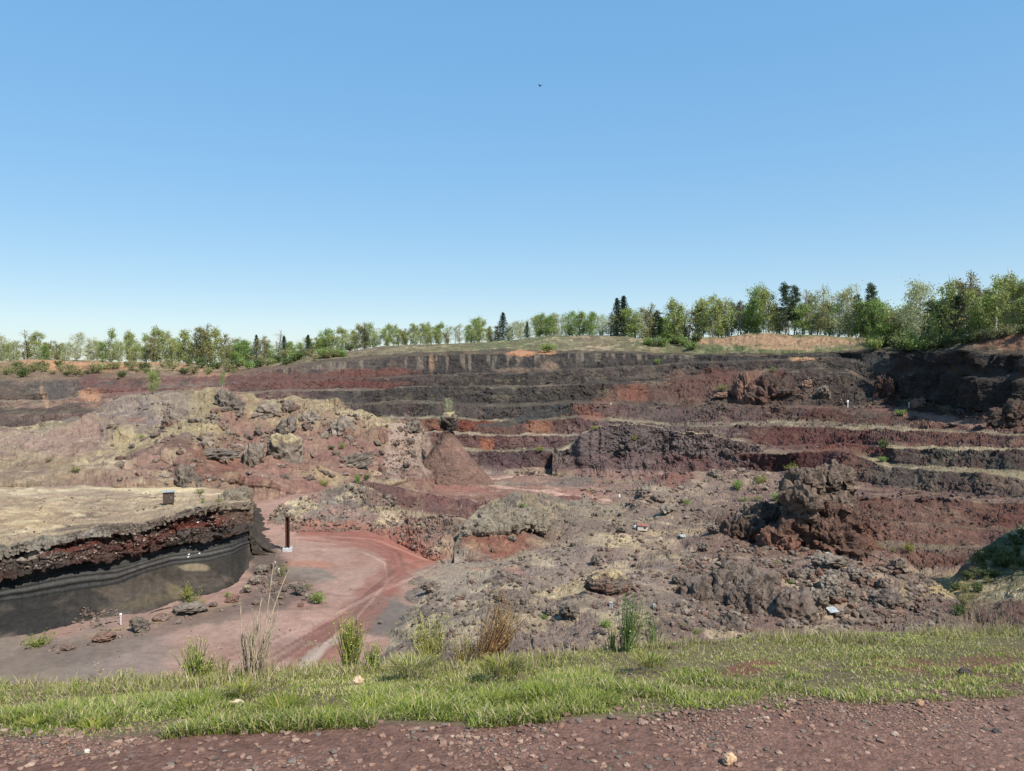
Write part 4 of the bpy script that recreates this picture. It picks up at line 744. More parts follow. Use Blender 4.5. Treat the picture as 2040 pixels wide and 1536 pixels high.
rock(1590, 1268, 116, 92, 0, 'great dome shaped boulder with a rusty lower half, just beyond the grass', rot=.9, me=rock_mesh(23, 5, (128, 112, 106), (112, 94, 88), low_c=(150, 108, 88), lump=.25, crag=.2), dep=.9, d=50, sink=.22)
rock(1456, 1286, 64, 64, 0, 'tall tapering grey boulder partly behind the grass', rot=2.1, d=48, me=rock_mesh(29, 5, (116, 102, 98), (98, 86, 84), lump=.3, crag=.2))
rock(1215, 1186, 90, 46, 0, 'broad crumbling rock mound with dry grass on top, centre of the lava field', me=rock_mesh(31, 5, (122, 108, 102), (126, 98, 88), top=(184, 164, 118), lump=.35, crag=.2), dep=.8)
FG = 'rocks fallen along the foot of the layered cliff'
for a in [(273, 1262, 38, 33, 7, 'biggest rock at the foot of the layered cliff, beside the white marker post', .3), (200, 1278, 42, 15, 3, 'flat red brown rock on the gravel', .1), (131, 1295, 26, 11, 2, 'flat rock nearest the yellow shrub', .5), (173, 1287, 19, 12, 1, 'small grey stone left of the flat red brown rock', .9),
 (459, 1201, 26, 17, 3, 'reddish boulder at the foot of the cliff below the corner rubble', .4), (423, 1211, 17, 12, 7, 'small dark stone left of the reddish boulder', 1.4), (353, 1244, 14, 9, 6, 'small pale stone lying alone on the pink floor', .5), (370, 1226, 62, 18, 1, 'long low stone ridge along the cliff foot', .2), (316, 1238, 32, 14, 2, 'low rock at the near end of the stone ridge', .8),
 (505, 1165, 26, 20, 6, 'pale rubble block at the plateau corner', .1), (520, 1145, 30, 18, 1, 'grey rubble block at the top of the corner scree', 1.2), (490, 1180, 20, 14, 5, 'mossy block at the bottom of the corner scree', 1.8), (545, 1133, 16, 12, 7, 'dark block beside the white corner post', .4),
 (596, 1185, 30, 20, 7, 'dark rock left of the bright green bush', .3), (585, 1172, 22, 12, 1, 'grey rock behind the bright green bush', 1.2), (611, 1196, 20, 18, 6, 'pale rock touching the bright green bush', .4), (598, 1210, 12, 10, 3, 'red stone below the bright green bush', .2), (508, 1204, 14, 9, 2, 'small stone on the dark gravel between cliff and bush', .2), (560, 1165, 12, 9, 3, 'small stone near the two white posts', .9), (757, 1242, 9, 7, 6, 'single pale stone on the grey patch of the floor', 0), (560, 1205, 9, 7, 2, 'tiny stone on the dark gravel left of the bush', 1)]:
    rock(*a[:6], rot=a[6], group=FG)
for a in [(1440, 792, 30, 12, 3, 'red crag on the far terrace', 0), (1610, 772, 22, 18, 3, 'red knob on the dark slope under the trees', .2), (1645, 792, 30, 26, 7, 'dark red crag with shrubs on the dark slope', .8), (1835, 812, 32, 22, 3, 'red boulder at the foot of the black cliff', .4), (1985, 700+134, 10, 8, 1, 'small rock on the terrace right of the ramp', 1), (1240, 895, 14, 10, 7, 'small dark rock on the grey mound', 0), (960, 1030, 14, 10, 1, 'small rock on the crater mound', 0), (1905, 848, 26, 6, 7, 'low dark rocks on the ramp', 0)]:
    rock(*a[:6], rot=a[6], group='rocks on the far terraces')
rock(2018, 850, 70, 60, 0, 'dark conical rock at the foot of the black cliff, right edge', me=rock_mesh(44, 5, (86, 74, 70), (96, 74, 68), lump=.4, crag=.3), sink=.3)
rock(1776, 790, 50, 50, 0, 'tall rusty buttress where the benches meet the black cliff', me=rock_mesh(41, 5, (94, 68, 62), (84, 66, 62), lump=.5, crag=.4), sink=.45, dep=1.4)
rock(1500, 800, 60, 66, 0, 'upright tan lava crag on the upper right terrace', me=rock_mesh(43, 5, (134, 100, 88), (112, 84, 76), lump=.5, crag=.4), rot=.4, sink=.4, dep=1.3)
rock(1552, 802, 84, 66, 0, 'wide dark red lava crag right of the tan one', me=rock_mesh(47, 5, (100, 74, 69), (96, 80, 77), lump=.5, crag=.4), rot=1.4, sink=.45, dep=1.4)
# outcrops fused from several lumps
def outcrop(name, lumps, dist, voxel, label, seed, top_c, mid_c, low_c, amp=1.0, cat='rock outcrop', zsplit=(.35, .6)):
    bm = bmesh.new()
    for (u, v, ru, rv, off, rd) in lumps:
        c = PV(u, v, dist+off); s = (dist+off)/F
        bmesh.ops.create_icosphere(bm, subdivisions=3, radius=1, matrix=Matrix.Translation(c) @ Matrix.Diagonal((ru*s, rd, rv*s, 1)))
    t = bpy.data.meshes.new('tmp'); bm.to_mesh(t); bm.free(); o = obj('tmp', t)
    m = o.modifiers.new('r', 'REMESH'); m.mode = 'VOXEL'; m.voxel_size = voxel
    dg = bpy.context.evaluated_depsgraph_get(); dg.update(); e = o.evaluated_get(dg); t2 = e.to_mesh()
    n = len(t2.vertices); p = np.zeros(n*3, np.float32); t2.vertices.foreach_get('co', p); p = p.reshape(-1, 3).astype(float)
    nn = np.zeros(n*3, np.float32); t2.vertices.foreach_get('normal', nn); nn = nn.reshape(-1, 3)
    fc = np.array([q.vertices[:] for q in t2.polygons if len(q.vertices) == 4]); e.to_mesh_clear(); bpy.data.objects.remove(o)
    f1, f2, cid = worley(p/1.9+seed); wq = p+((np.stack([fbm(p/1.5+seed+k_, 3) for k_ in (1, 20, 40)], -1)-.5)*2.2)
    f1, f2, cid = worley(wq/np.array([2.2, 2.2, 1.5])+seed); D = .7*((cid-.45)*1.4+sm(0, .12, f2-f1)*.4)
    f1, f2, cid = worley(wq/.75+seed); D += .35*((cid-.45)*1.2+sm(0, .15, f2-f1)*.3)
    D += 1.5*(fbm(p/1.8+seed, 6, .68)-.5)+.9*(ridged(p/2.6+seed, 4)-.6)
    lz = (p[:, 2]*.75+p[:, 0]*.12+(fbm(p/3+seed, 4)-.5)*4) % 1; D += .75*(lz-.5)*sm(0, .1, lz)
    D += .45*(ridged(p/.7+seed+4, 3)-.6)
    q = p+nn*(D*amp)[:, None]
    h = (p[:, 2:3]-p[:, 2].min())/(np.ptp(p[:, 2])); k = h+.5*(fbm(p/3+seed, 4)[:, None]-.5)
    m1 = sm(zsplit[0]-.08, zsplit[0]+.08, k); m2 = sm(zsplit[1]-.06, zsplit[1]+.06, k)
    C = alb(low_c)*(1-m1)+alb(mid_c)*m1*(1-m2)+alb(top_c)*m2; C = C*(.65+.7*fbm(p/.9+seed, 5, .6)[:, None])
    org = np.array([p[:, 0].mean(), p[:, 1].mean(), p[:, 2].min()])
    o = obj(name, np_mesh(name, q-org, fc, C, False), M_ROCK); o.location = org; tag(o, label, cat); return o
outcrop('lava_knob', [(1618, 1105, 109, 29, 2, 5.04), (1618, 1085, 84, 37, 2, 4.2), (1700, 1090, 34, 22, 2, 2.52), (1640, 1050, 50, 42, 2, 3.36), (1610, 1010, 29, 37, 3, 2.52), (1600, 968, 30, 20, 2, 2.18), (1640, 965, 29, 25, 4, 2.52), (1655, 1010, 34, 30, 3, 2.52), (1668, 960, 18, 22, 4, 1.68), (1575, 1060, 25, 22, 0, 1.68), (1600, 990, 22, 13, -1, 1.68), (1655, 1075, 46, 32, -1, 2.52), (1560, 1085, 39, 22, 0, 2.52), (1590, 1020, 17, 25, 0, 1.26)], 79, .16,
 'tall rust brown lava knob with a dark hollow, highest point of the lava field', 3.0, (122, 103, 94), (110, 82, 73), (130, 90, 76), 1.0)
outcrop('lava_knob', [(1500, 1062, 60, 22, 0, 3), (1520, 1040, 38, 22, 1, 2.4), (1480, 1048, 16, 14, 0, 1.2), (1535, 1030, 24, 18, 1, 2)], 84, .16, 'low dark outcrop adjoining the left side of the tall knob', 4.0, (116, 100, 94), (104, 84, 78), (120, 86, 78))
outcrop('near_outcrop', [(1480, 1200, 42, 42, 1, 2.52), (1440, 1175, 22, 29, 2, 1.68), (1500, 1170, 34, 25, 3, 2.02), (1520, 1215, 30, 34, 0, 1.85), (1425, 1215, 20, 29, 1, 1.34), (1400, 1190, 34, 22, 2, 1.68), (1445, 1148, 12, 12, 3, 0.84), (1495, 1245, 42, 25, -1, 1.68), (1390, 1230, 29, 20, 0, 1.34)], 56, .12,
 'wide crumbling brown outcrop behind the tapering boulder', 5.0, (122, 106, 100), (112, 92, 86), (126, 98, 90), .8)
outcrop('crater_lip', [(1004, 1046, 44, 11, 2, 3), (965, 1052, 18, 12, 0, 1.8), (1042, 1036, 34, 14, 4, 3), (990, 1030, 30, 11, 4, 2.6), (936, 1066, 9, 18, 0, 1.2), (938, 1088, 8, 18, 0, 1), (1075, 1046, 18, 12, 4, 2), (960, 1098, 14, 10, 1, 1)], 88, .15,
 'domed grey lava crust over a rusty hollow, between floor and lava field', 6.0, (136, 124, 112), (130, 114, 104), (142, 104, 90), .6, zsplit=(.45, .55))
outcrop('corner_crag', [(468, 1018, 22, 26, 0, 2.5), (478, 1000, 14, 14, 1, 2), (455, 1030, 24, 18, -.5, 2)], 88, .14, 'grey crag at the tip of the left plateau', 7.0, (130, 118, 106), (112, 96, 90), (86, 74, 72), .7)
# ------------------------------------------------------------------ red cone with its lava cap
pc = PV(893, 955, 174); sx = pc.y/F
root = empty('rock_pinnacle', pc); tag(root, 'steep red scoria cone capped by a grey lava block carrying a lone birch', 'rock pinnacle')
nr_, na = 120, 220; T_ = np.linspace(0, 1, nr_)[:, None]; A_ = np.linspace(0, 2*math.pi, na, endpoint=False)[None]
rad = np.interp(T_, [0, .05, .25, .5, .75, .9, 1], [94, 86, 67, 44, 26, 15, 11])*sx; hz = T_*104*sx-1.0
pos = np.stack([rad*np.cos(A_), rad*np.sin(A_)*1.0, hz+0*A_], -1); q = pos.copy(); q[..., 2] *= .25
dd = 1+.10*(ridged(q/3.5, 4)-.6)*np.minimum(1, (1-T_)*3)
pos[..., :2] *= dd[..., None]; f1, f2, cid = worley(pos/.9); pos[..., :2] *= (1+.03*(cid-.5)+.02*sm(0, .3, f2-f1))[..., None]
pos += ((fbm(pos/.8, 4, .6)-.5)*.5)[..., None]*np.array([1, 1, 0])
idx = np.arange(nr_*na).reshape(nr_, na); i2 = np.roll(idx, -1, 1); fc = np.stack([idx[:-1], i2[:-1], i2[1:], idx[1:]], -1).reshape(-1, 4)
m_ = sm(.35, .6, fbm(pos/4+1, 4))[..., None]; C = (alb((130, 99, 91))*m_+alb((112, 86, 80))*(1-m_))*(.75+.5*fbm(pos/1.2+6, 4))[..., None]
obj('cone', np_mesh('cone', pos.reshape(-1, 3), fc, C.reshape(-1, 3)), M_ROCK, root)
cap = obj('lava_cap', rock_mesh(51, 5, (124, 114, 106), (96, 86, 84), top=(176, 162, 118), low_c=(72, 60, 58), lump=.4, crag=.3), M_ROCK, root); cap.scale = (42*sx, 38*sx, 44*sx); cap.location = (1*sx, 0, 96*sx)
# ------------------------------------------------------------------ loose rubble nobody could count
def lumps_stuff(name, regions, label, mat, seed, cols):
    r_ = np.random.default_rng(seed); V, Fc, Cc = [], [], []; off = 0
    base = []
    for k in range(6):
        v, f = ICO[1]; rr = 1+.35*(r_.random(len(v))-.5)*2; base.append(v*rr[:, None])
    f0 = ICO[1][1]
    for (poly, n, lo_, hi) in regions:
        us_ = [p[0] for p in poly]; vs_ = [p[1] for p in poly]; c = 0; tries = 0
        while c < n and tries < n*20:
            tries += 1; u = r_.uniform(min(us_), max(us_)); v = r_.uniform(min(vs_), max(vs_)); ins = False; j = len(poly)-1
            for i in range(len(poly)):
                if (poly[i][1] > v) != (poly[j][1] > v) and u < (poly[j][0]-poly[i][0])*(v-poly[i][1])/(poly[j][1]-poly[i][1])+poly[i][0]: ins = not ins
                j = i
            if not ins: continue
            if fbm(np.array([[u/28, v/14, 3.0]]), 3)[0] < r_.uniform(.38, .62): continue
            p = surf(u, v); s = (lo_+(hi-lo_)*r_.random()**3.2)*p.y/F; a = r_.uniform(0, 6.28); ca, sa = math.cos(a), math.sin(a)
            b = base[r_.integers(6)]*np.array([s*r_.uniform(.7, 1.2), s*r_.uniform(.7, 1.1), s*r_.uniform(.45, .85)])
            b = np.stack([b[:, 0]*ca-b[:, 1]*sa, b[:, 0]*sa+b[:, 1]*ca, b[:, 2]+s*.15], -1)+np.array(p)
            V.append(b); Fc.append(f0+off); off += len(b); cc = alb(cols[r_.integers(len(cols))])*r_.uniform(.75, 1.2); Cc.append(np.repeat(cc[None], len(b), 0)); c += 1
    o = obj(name, np_mesh(name, np.concatenate(V), np.concatenate(Fc), np.concatenate(Cc), smooth=False), mat); tag(o, label, kind='stuff'); return o
lumps_stuff('rubble', [
 ([(800, 1290), (830, 1190), (1000, 1120), (1150, 1070), (1270, 1000), (1300, 960), (1640, 940), (1700, 1090), (1850, 1150), (1925, 1240), (1400, 1290), (900, 1320)], 4500, 1.2, 7),
 ([(1360, 1260), (1360, 1120), (1560, 1080), (1760, 1110), (1860, 1160), (1800, 1240)], 2200, 2, 11),
 ([(560, 1060), (600, 990), (700, 970), (860, 1010), (940, 1060), (860, 1110), (760, 1060)], 900, 1.2, 5),
 ([(480, 1180), (520, 1120), (560, 1130), (640, 1180), (620, 1200), (540, 1190)], 260, 1.5, 7), ([(560, 1110), (560, 1210), (640, 1215), (660, 1190)], 60, 1.2, 4),
 ([(60, 1300), (480, 1185), (520, 1190), (300, 1262), (120, 1300)], 240, 1, 5), ([(140, 1250), (160, 1210), (240, 1215), (230, 1260)], 150, 1, 6),
 ([(560, 1050), (700, 1052), (700, 1058), (560, 1058)], 160, 1, 3), ([(560, 1045), (600, 1030), (560, 1000), (535, 1030)], 120, 1, 4),
 ([(300, 960), (300, 830), (700, 810), (830, 860), (850, 950), (700, 950)], 700, 1, 4.5), ([(0, 1100), (480, 1000), (490, 1040), (250, 1100), (0, 1150)], 900, 1, 4),
 ([(0, 1080), (0, 985), (300, 975), (470, 990), (400, 1005), (200, 1045)], 260, .6, 3.2), ([(230, 960), (200, 860), (300, 800), (560, 800), (830, 850), (830, 930), (600, 960)], 420, 2.5, 12), ([(20, 1340), (300, 1250), (600, 1200), (760, 1120), (860, 1120), (780, 1300), (500, 1350)], 260, .5, 2.2), ([(760, 960), (780, 870), (820, 870), (830, 955)], 350, .8, 3.5), ([(1150, 960), (1300, 950), (1270, 1000), (1180, 1040)], 200, 1, 5)],
 'loose lava rubble scattered over the quarry ground', M_ROCK, 5, [(138, 120, 112), (124, 107, 100), (148, 131, 122), (134, 104, 95), (114, 99, 94)])
lumps_stuff('terrace_debris', [
 ([(640, 806), (1120, 806), (1120, 830), (640, 832)], 250, .8, 2.4), ([(980, 888), (1350, 890), (1500, 880), (1700, 890), (1700, 900), (980, 900)], 300, .8, 3), ([(1000, 938), (1560, 938), (1650, 955), (1560, 956), (1000, 946)], 350, .8, 4),
 ([(1180, 805), (1780, 808), (1780, 814), (1180, 812)], 300, .8, 4), ([(1160, 838), (1740, 842), (1740, 850), (1160, 845)], 260, .8, 3.4), ([(1680, 970), (2040, 990), (2040, 1000), (1690, 994)], 260, 1, 5), ([(1690, 1000), (2040, 1010), (2040, 1100), (1780, 1100)], 500, .8, 3.5),
 ([(1180, 850), (1480, 870), (1500, 930), (1170, 930)], 300, .8, 3), ([(1560, 740), (1780, 750), (1780, 805), (1560, 805)], 320, .8, 3.5), ([(1790, 800), (2040, 830), (2040, 860), (1800, 815)], 200, .8, 4), ([(460, 750), (1280, 740), (1280, 800), (460, 800)], 500, .7, 2)],
 'fallen stones along the benches and faces of the far wall', M_ROCK, 6, [(118, 104, 102), (104, 90, 90), (124, 90, 84), (98, 84, 84)])
# ------------------------------------------------------------------ trees
def tube(path, rad, sides=6):
    path = np.asarray(path, float); n = len(path); tg = np.gradient(path, axis=0); tg /= np.linalg.norm(tg, axis=1, keepdims=True)+1e-9
    a = np.cross(tg, np.array([.3, .9, .1])); a /= np.linalg.norm(a, axis=1, keepdims=True)+1e-9; b = np.cross(tg, a)
    th = np.linspace(0, 2*math.pi, sides, endpoint=False); rad = np.asarray(rad, float)
    v = path[:, None]+(a[:, None]*np.cos(th)[None, :, None]+b[:, None]*np.sin(th)[None, :, None])*rad[:, None, None]
    i = np.arange(n*sides).reshape(n, sides); j = np.roll(i, -1, 1)
    return v.reshape(-1, 3), np.stack([i[:-1], j[:-1], j[1:], i[1:]], -1).reshape(-1, 4)
class Acc:
    def __init__(s): s.V, s.F, s.n = [], [], 0
    def add(s, v, f): s.V.append(v); s.F.append(f+s.n); s.n += len(v)
    def mesh(s, name, colr=None, smooth=True): return np_mesh(name, np.concatenate(s.V), np.concatenate(s.F), colr, smooth)
def leaves(c, size, r_):
    n = len(c); a = r_.normal(size=(n, 3)); a /= np.linalg.norm(a, axis=1, keepdims=True); b = np.cross(a, r_.normal(size=(n, 3))); b /= np.linalg.norm(b, axis=1, keepdims=True)
    s = (size*(.6+.8*r_.random(n)))[:, None]; b = b*.7
    v = np.stack([c-a*s, c-b*s, c+a*s, c+b*s], 1).reshape(-1, 3); return v, np.arange(4*n).reshape(n, 4)
def limb(p0, dr, ln, r_, droop=0.0, n=7, wig=.12):
    p = [np.array(p0, float)]; d = np.array(dr, float)/np.linalg.norm(dr)
    for _ in range(n): d = d+r_.normal(size=3)*wig+np.array([0, 0, -droop]); d /= np.linalg.norm(d); p.append(p[-1]+d*ln/n)
    return np.array(p)
def tree_meshes(kind, seed):
    r_ = np.random.default_rng(seed); T = Acc(); cen = []; H = 10.0
    cfg = dict(birch=(.18, 2.2, .04, 22, .28, 3300, .13), pale=(.15, 2.4, .0, 22, .36, 2300, .125), green=(.12, 2.7, .0, 20, .38, 3800, .14), olive=(.12, 2.1, .0, 22, .30, 3200, .125), bare=(.3, 2.0, -.03, 18, .25, 160, .12))
    if kind in cfg:
        cb, rad, droop, nl, sprd, nleaf, ls = cfg[kind]
        lean = r_.normal()*.06; trunk = limb((0, 0, -.3), (lean, r_.normal()*.05, 1), H*.97, r_, 0, 12, .05)
        T.add(*tube(trunk, np.linspace(.24, .05, len(trunk)), 6))
        if kind in ('birch', 'pale', 'olive') and r_.random() < .6:
            t2 = limb((0.2, 0, -.3), (r_.normal()*.25, r_.normal()*.2, 1), H*.85, r_, 0, 12, .05); T.add(*tube(t2, np.linspace(.11, .02, len(t2)), 5)); trs = [trunk, t2]
        else: trs = [trunk]
        for k in range(nl):
            tr = trs[k % len(trs)]; t = cb+(1-cb)*(k+r_.random())/nl*.95; p0 = tr[min(int(t*(len(tr)-1)), len(tr)-1)]
            az = k*2.4+r_.random(); tt_ = (t-cb)/(1-cb); L = rad*(.45+1.0*math.sin(math.pi*min(1, (tt_*.9+.18)))**.8)*(.7+.5*r_.random())*.8
            up = .9 if kind in ('birch', 'bare', 'olive') else .5
            br = limb(p0, (math.cos(az), math.sin(az), up), L, r_, droop, 6, .15)
            T.add(*tube(br, np.linspace(.05, .012, len(br)), 4))
            for q in range(4 if kind != 'bare' else 7):
                i0 = r_.integers(2, len(br)); d = r_.normal(size=3)+np.array([0, 0, .5]); tw = limb(br[i0], d, L*.45, r_, .03, 4, .25)
                T.add(*tube(tw, np.linspace(.02, .006, len(tw)), 3)); cen.append((tw[-1], L)); cen.append((tw[2], L))
            cen.append((br[-1], L))
        idx = r_.integers(0, len(cen), nleaf); c = np.array([cen[i][0] for i in idx]); c = c+r_.normal(size=c.shape)*sprd*np.array([1, 1, .9])*1.25
        if kind == 'birch': c[:, 2] -= r_.random(len(c))*.5
        if kind in ('green', 'olive'):
            m = 500; zc = r_.random(m)*4+.6; an = r_.random(m)*6.28; rr = 1.6*np.sqrt(r_.random(m)); c = np.concatenate([c, np.stack([rr*np.cos(an), rr*np.sin(an), zc], -1)])
        v, f = leaves(c, ls, r_)
    elif kind in ('fir', 'spruce'):
        trunk = limb((0, 0, -.3), (0, 0, 1), H*1.02, r_, 0, 12, .015); T.add(*tube(trunk, np.linspace(.16, .02, len(trunk)), 6)); c = []
        for k in range(120):
            t = (k+r_.random())/120; z = .6+t*(H-.7); L = (1-t)**.8*3.0*(.7+.5*r_.random())+.12; az = k*2.4
            for s in np.linspace(.1, 1, 14):
                p = np.array([math.cos(az)*L*s, math.sin(az)*L*s, z-.28*L*s]); c.append(p+r_.normal(size=3)*.09); c.append(p+r_.normal(size=3)*np.array([.16, .16, .09])-np.array([0, 0, .08]))
        v, f = leaves(np.array(c), .13, r_)
    else:   # pine: irregular storeys of dark needle pads
        trunk = limb((0, 0, -.3), (r_.normal()*.05, 0, 1), H, r_, 0, 12, .04); T.add(*tube(trunk, np.linspace(.18, .03, len(trunk)), 6)); c = []
        for k in range(26):
            t = .22+.76*(k+r_.random())/26; p0 = trunk[int(t*(len(trunk)-1))]; az = k*2.4+r_.random(); L = (2.6*(1.02-t)**.55+.25)*(.65+.6*r_.random())
            br = limb(p0, (math.cos(az), math.sin(az), .25+.4*t), L, r_, -.03, 6, .12); T.add(*tube(br, np.linspace(.06, .015, len(br)), 4))
            for q in range(7): b = br[r_.integers(2, len(br))]+r_.normal(size=3)*.22; c.append(b+r_.normal(size=(26, 3))*np.array([.30, .30, .13]))
        v, f = leaves(np.concatenate(c), .12, r_)
    tm = T.mesh('trunk'); cmh = np_mesh('crown', v, f, None, False); return tm, cmh
KM = dict(birch=(M_BBIRCH, M_LBIRCH), pale=(M_BBIRCH, M_LPALE), green=(M_BGREY, M_LGREEN), olive=(M_BGREY, M_LOLIVE), bare=(M_TWIG, M_LOLIVE), fir=(M_BGREY, M_LFIR), pine=(M_BGREY, M_LPINE))
PROTO = {}
for k, (kd, (mb, ml)) in enumerate(KM.items()):
    PROTO[kd] = []
    for j in range(3 if kd not in ('fir', 'pine') else 2):
        a, b = tree_meshes(kd, 100+k*10+j); a.materials.append(mb); b.materials.append(ml); PROTO[kd].append((a, b))
DESC = dict(birch='slender light green birch', pale='pale see-through birch', green='full fresh green tree', olive='brownish green tree', bare='bare twiggy tree', fir='dark pointed fir', pine='dark layered pine')
def ordn(k):
    o_ = ['first', 'second', 'third', 'fourth', 'fifth', 'sixth', 'seventh', 'eighth', 'ninth', 'tenth', 'eleventh', 'twelfth', 'thirteenth', 'fourteenth', 'fifteenth', 'sixteenth', 'seventeenth', 'eighteenth', 'nineteenth']
    if k < 20: return o_[max(k, 1)-1]
    t_ = {2: 'twent', 3: 'thirt', 4: 'fort', 5: 'fift'}[k//10]
    return t_+'ieth' if k % 10 == 0 else t_+'y-'+o_[k % 10-1]
CLS = dict(birch='birch', pale='birch', green='broadleaf tree', olive='broadleaf tree', bare='bare tree', fir='conifer', pine='conifer')
sky_trees = [(-40, 660, 'green'), (0, 663, 'pale'), (31, 678, 'pale'), (48, 656, 'bare'), (55, 680, 'pine'), (72, 655, 'birch'), (88, 686, 'green'), (113, 677, 'olive'), (130, 680, 'pale'), (151, 661, 'pale'), (187, 671, 'pale'), (205, 680, 'green'), (221, 650, 'birch'), (238, 676, 'pale'), (260, 658, 'birch'), (291, 659, 'birch'), (305, 662, 'olive'), (319, 650, 'birch'), (343, 656, 'birch'), (357, 654, 'birch'), (376, 653, 'birch'), (392, 672, 'olive'), (406, 643, 'olive'), (425, 651, 'birch'), (453, 662, 'olive'), (470, 682, 'green'), (480, 676, 'green'), (494, 677, 'green'), (511, 670, 'fir'), (528, 666, 'olive'), (540, 680, 'green'), (552, 658, 'bare'), (566, 672, 'fir'), (583, 678, 'green'), (600, 682, 'green'), (614, 669, 'fir'), (628, 668, 'birch'), (641, 653, 'green'), (658, 662, 'birch'), (684, 650, 'birch'), (707, 641, 'birch'), (727, 641, 'olive'), (744, 639, 'birch'), (757, 668, 'bare'),
 (773, 643, 'birch'), (794, 643, 'birch'), (806, 652, 'olive'), (818, 640, 'birch'), (837, 640, 'birch'), (859, 638, 'birch'), (875, 641, 'birch'), (890, 658, 'olive'), (907, 650, 'bare'), (938, 630, 'green'), (960, 631, 'birch'), (979, 648, 'olive'), (1002, 626, 'fir'), (1020, 639, 'pale'), (1034, 646, 'pale'), (1050, 643, 'fir'), (1075, 624, 'green'), (1096, 626, 'green'), (1113, 622, 'pale'), (1134, 618, 'green'), (1154, 621, 'green'), (1175, 620, 'green'), (1195, 628, 'pale'), (1216, 622, 'pale'), (1229, 599, 'fir'), (1242, 595, 'fir'), (1266, 612, 'green'), (1281, 620, 'pale'), (1295, 603, 'olive'), (1312, 620, 'pine'), (1330, 612, 'green'),
 (1350, 594, 'birch'), (1371, 608, 'bare'), (1395, 592, 'birch'), (1420, 582, 'birch'), (1437, 604, 'green'), (1453, 590, 'pale'), (1477, 600, 'bare'), (1488, 592, 'green'), (1505, 569, 'green'), (1532, 571, 'birch'), (1548, 600, 'olive'), (1565, 567, 'pine'), (1582, 572, 'pine'), (1599, 604, 'green'), (1614, 576, 'bare'), (1628, 600, 'olive'), (1645, 565, 'pale'), (1669, 577, 'pale'), (1697, 566, 'pale'), (1715, 600, 'green'), (1733, 568, 'pine'), (1762, 594, 'green'), (1780, 610, 'olive'), (1796, 604, 'green'), (1820, 560, 'pale'), (1841, 558, 'pale'), (1850, 600, 'pine'), (1868, 588, 'green'), (1886, 600, 'pine'), (1904, 548, 'birch'), (1915, 588, 'pine'), (1933, 540, 'olive'), (1950, 588, 'green'), (1981, 540, 'birch'), (2002, 580, 'pine'), (2016, 536, 'birch'), (2042, 552, 'birch'), (2060, 570, 'pine'), (2075, 540, 'green')]
MARKS = [(-60, 'the left edge'), (221, 'the tall left birch'), (406, 'the tallest brownish tree'), (614, 'the third little fir'), (883, 'the centre birch grove'), (1002, 'the lone dark fir'), (1242, 'the twin fir tops'), (1453, 'the leaning pale birch'), (1582, 'the twin pines'), (1733, 'the tall dark pine'), (1904, 'the highest birches')]
def plant(name, p, h, kd, label, cat, group, proto=None, wf=1.0, rz=None):
    s = h/10.0; o = empty(name, p, random.uniform(0, 6.28) if rz is None else rz, (s*wf, s*wf, s)); tag(o, label, cat, group)
    a, b = PROTO[kd][random.randrange(len(PROTO[kd])) if proto is None else proto]
    obj('trunk', a, None, o); obj('crown', b, None, o); return o
cnt = {}
tl = np.array(T_LINE, float)
def rim_tree(u, vt, kd, back=0, extra=''):
    d = np.interp(u, tl[:, 0], tl[:, 2])+6+back+random.uniform(-2, 5); vb = np.interp(u, tl[:, 0], tl[:, 1])+1
    mk = [m for m in MARKS if m[0] <= u][-1]; at_mark = mk[0] == u and not back
    key = (mk[1], CLS[kd], back > 0); cnt[key] = cnt.get(key, -1 if at_mark else 0)+(1 if True else 0); k = cnt[key]
    if at_mark: label = f"{DESC[kd]} on the skyline, forming {mk[1]}"
    else: label = f"{DESC[kd]}, {ordn(k)} {CLS[kd]} right of {mk[1]}"+(', back row' if back else '')
    base = PV(u, vb+1.5, d); h = (vb-vt)/F*d*1.10
    wf = {'fir': 1.25, 'pine': 1.0, 'green': .98, 'olive': 1.0}.get(kd, 1.0)*random.uniform(.88, 1.18)
    wf *= {True: .8, False: 1.0}[(vb-vt) > 95]
    if kd in ('fir', 'pine'): wf *= .85
    cat = CLS[kd] if kd not in ('green', 'olive', 'bare') else 'tree'
    return plant({'fir': 'fir_tree', 'pine': 'pine_tree', 'birch': 'birch_tree', 'pale': 'birch_tree', 'bare': 'bare_tree'}.get(kd, 'broadleaf_tree'), base, h, kd, label, cat, 'trees along the quarry rim' if not back else 'trees of the back row', wf=wf)
for (u, vt, kd) in sky_trees: rim_tree(u, vt, kd)
rr = random.Random(3); u = -50
while u < 2090:
    fr = u > 1300; vb = np.interp(u, tl[:, 0], tl[:, 1])
    hpx = rr.uniform(.6, .92)*np.interp(u, [0, 900, 1300, 1700, 2040], [50, 46, 66, 92, 120])
    if not (885 < u < 930 and rr.random() < .5): rim_tree(u, vb-hpx, rr.choice(['pale', 'birch', 'pale', 'olive', 'birch'] if not fr else ['pine', 'green', 'olive', 'green', 'pale', 'pine']), back=rr.uniform(8, 22))
    u += rr.uniform(13, 24) if not fr else rr.uniform(12, 20)
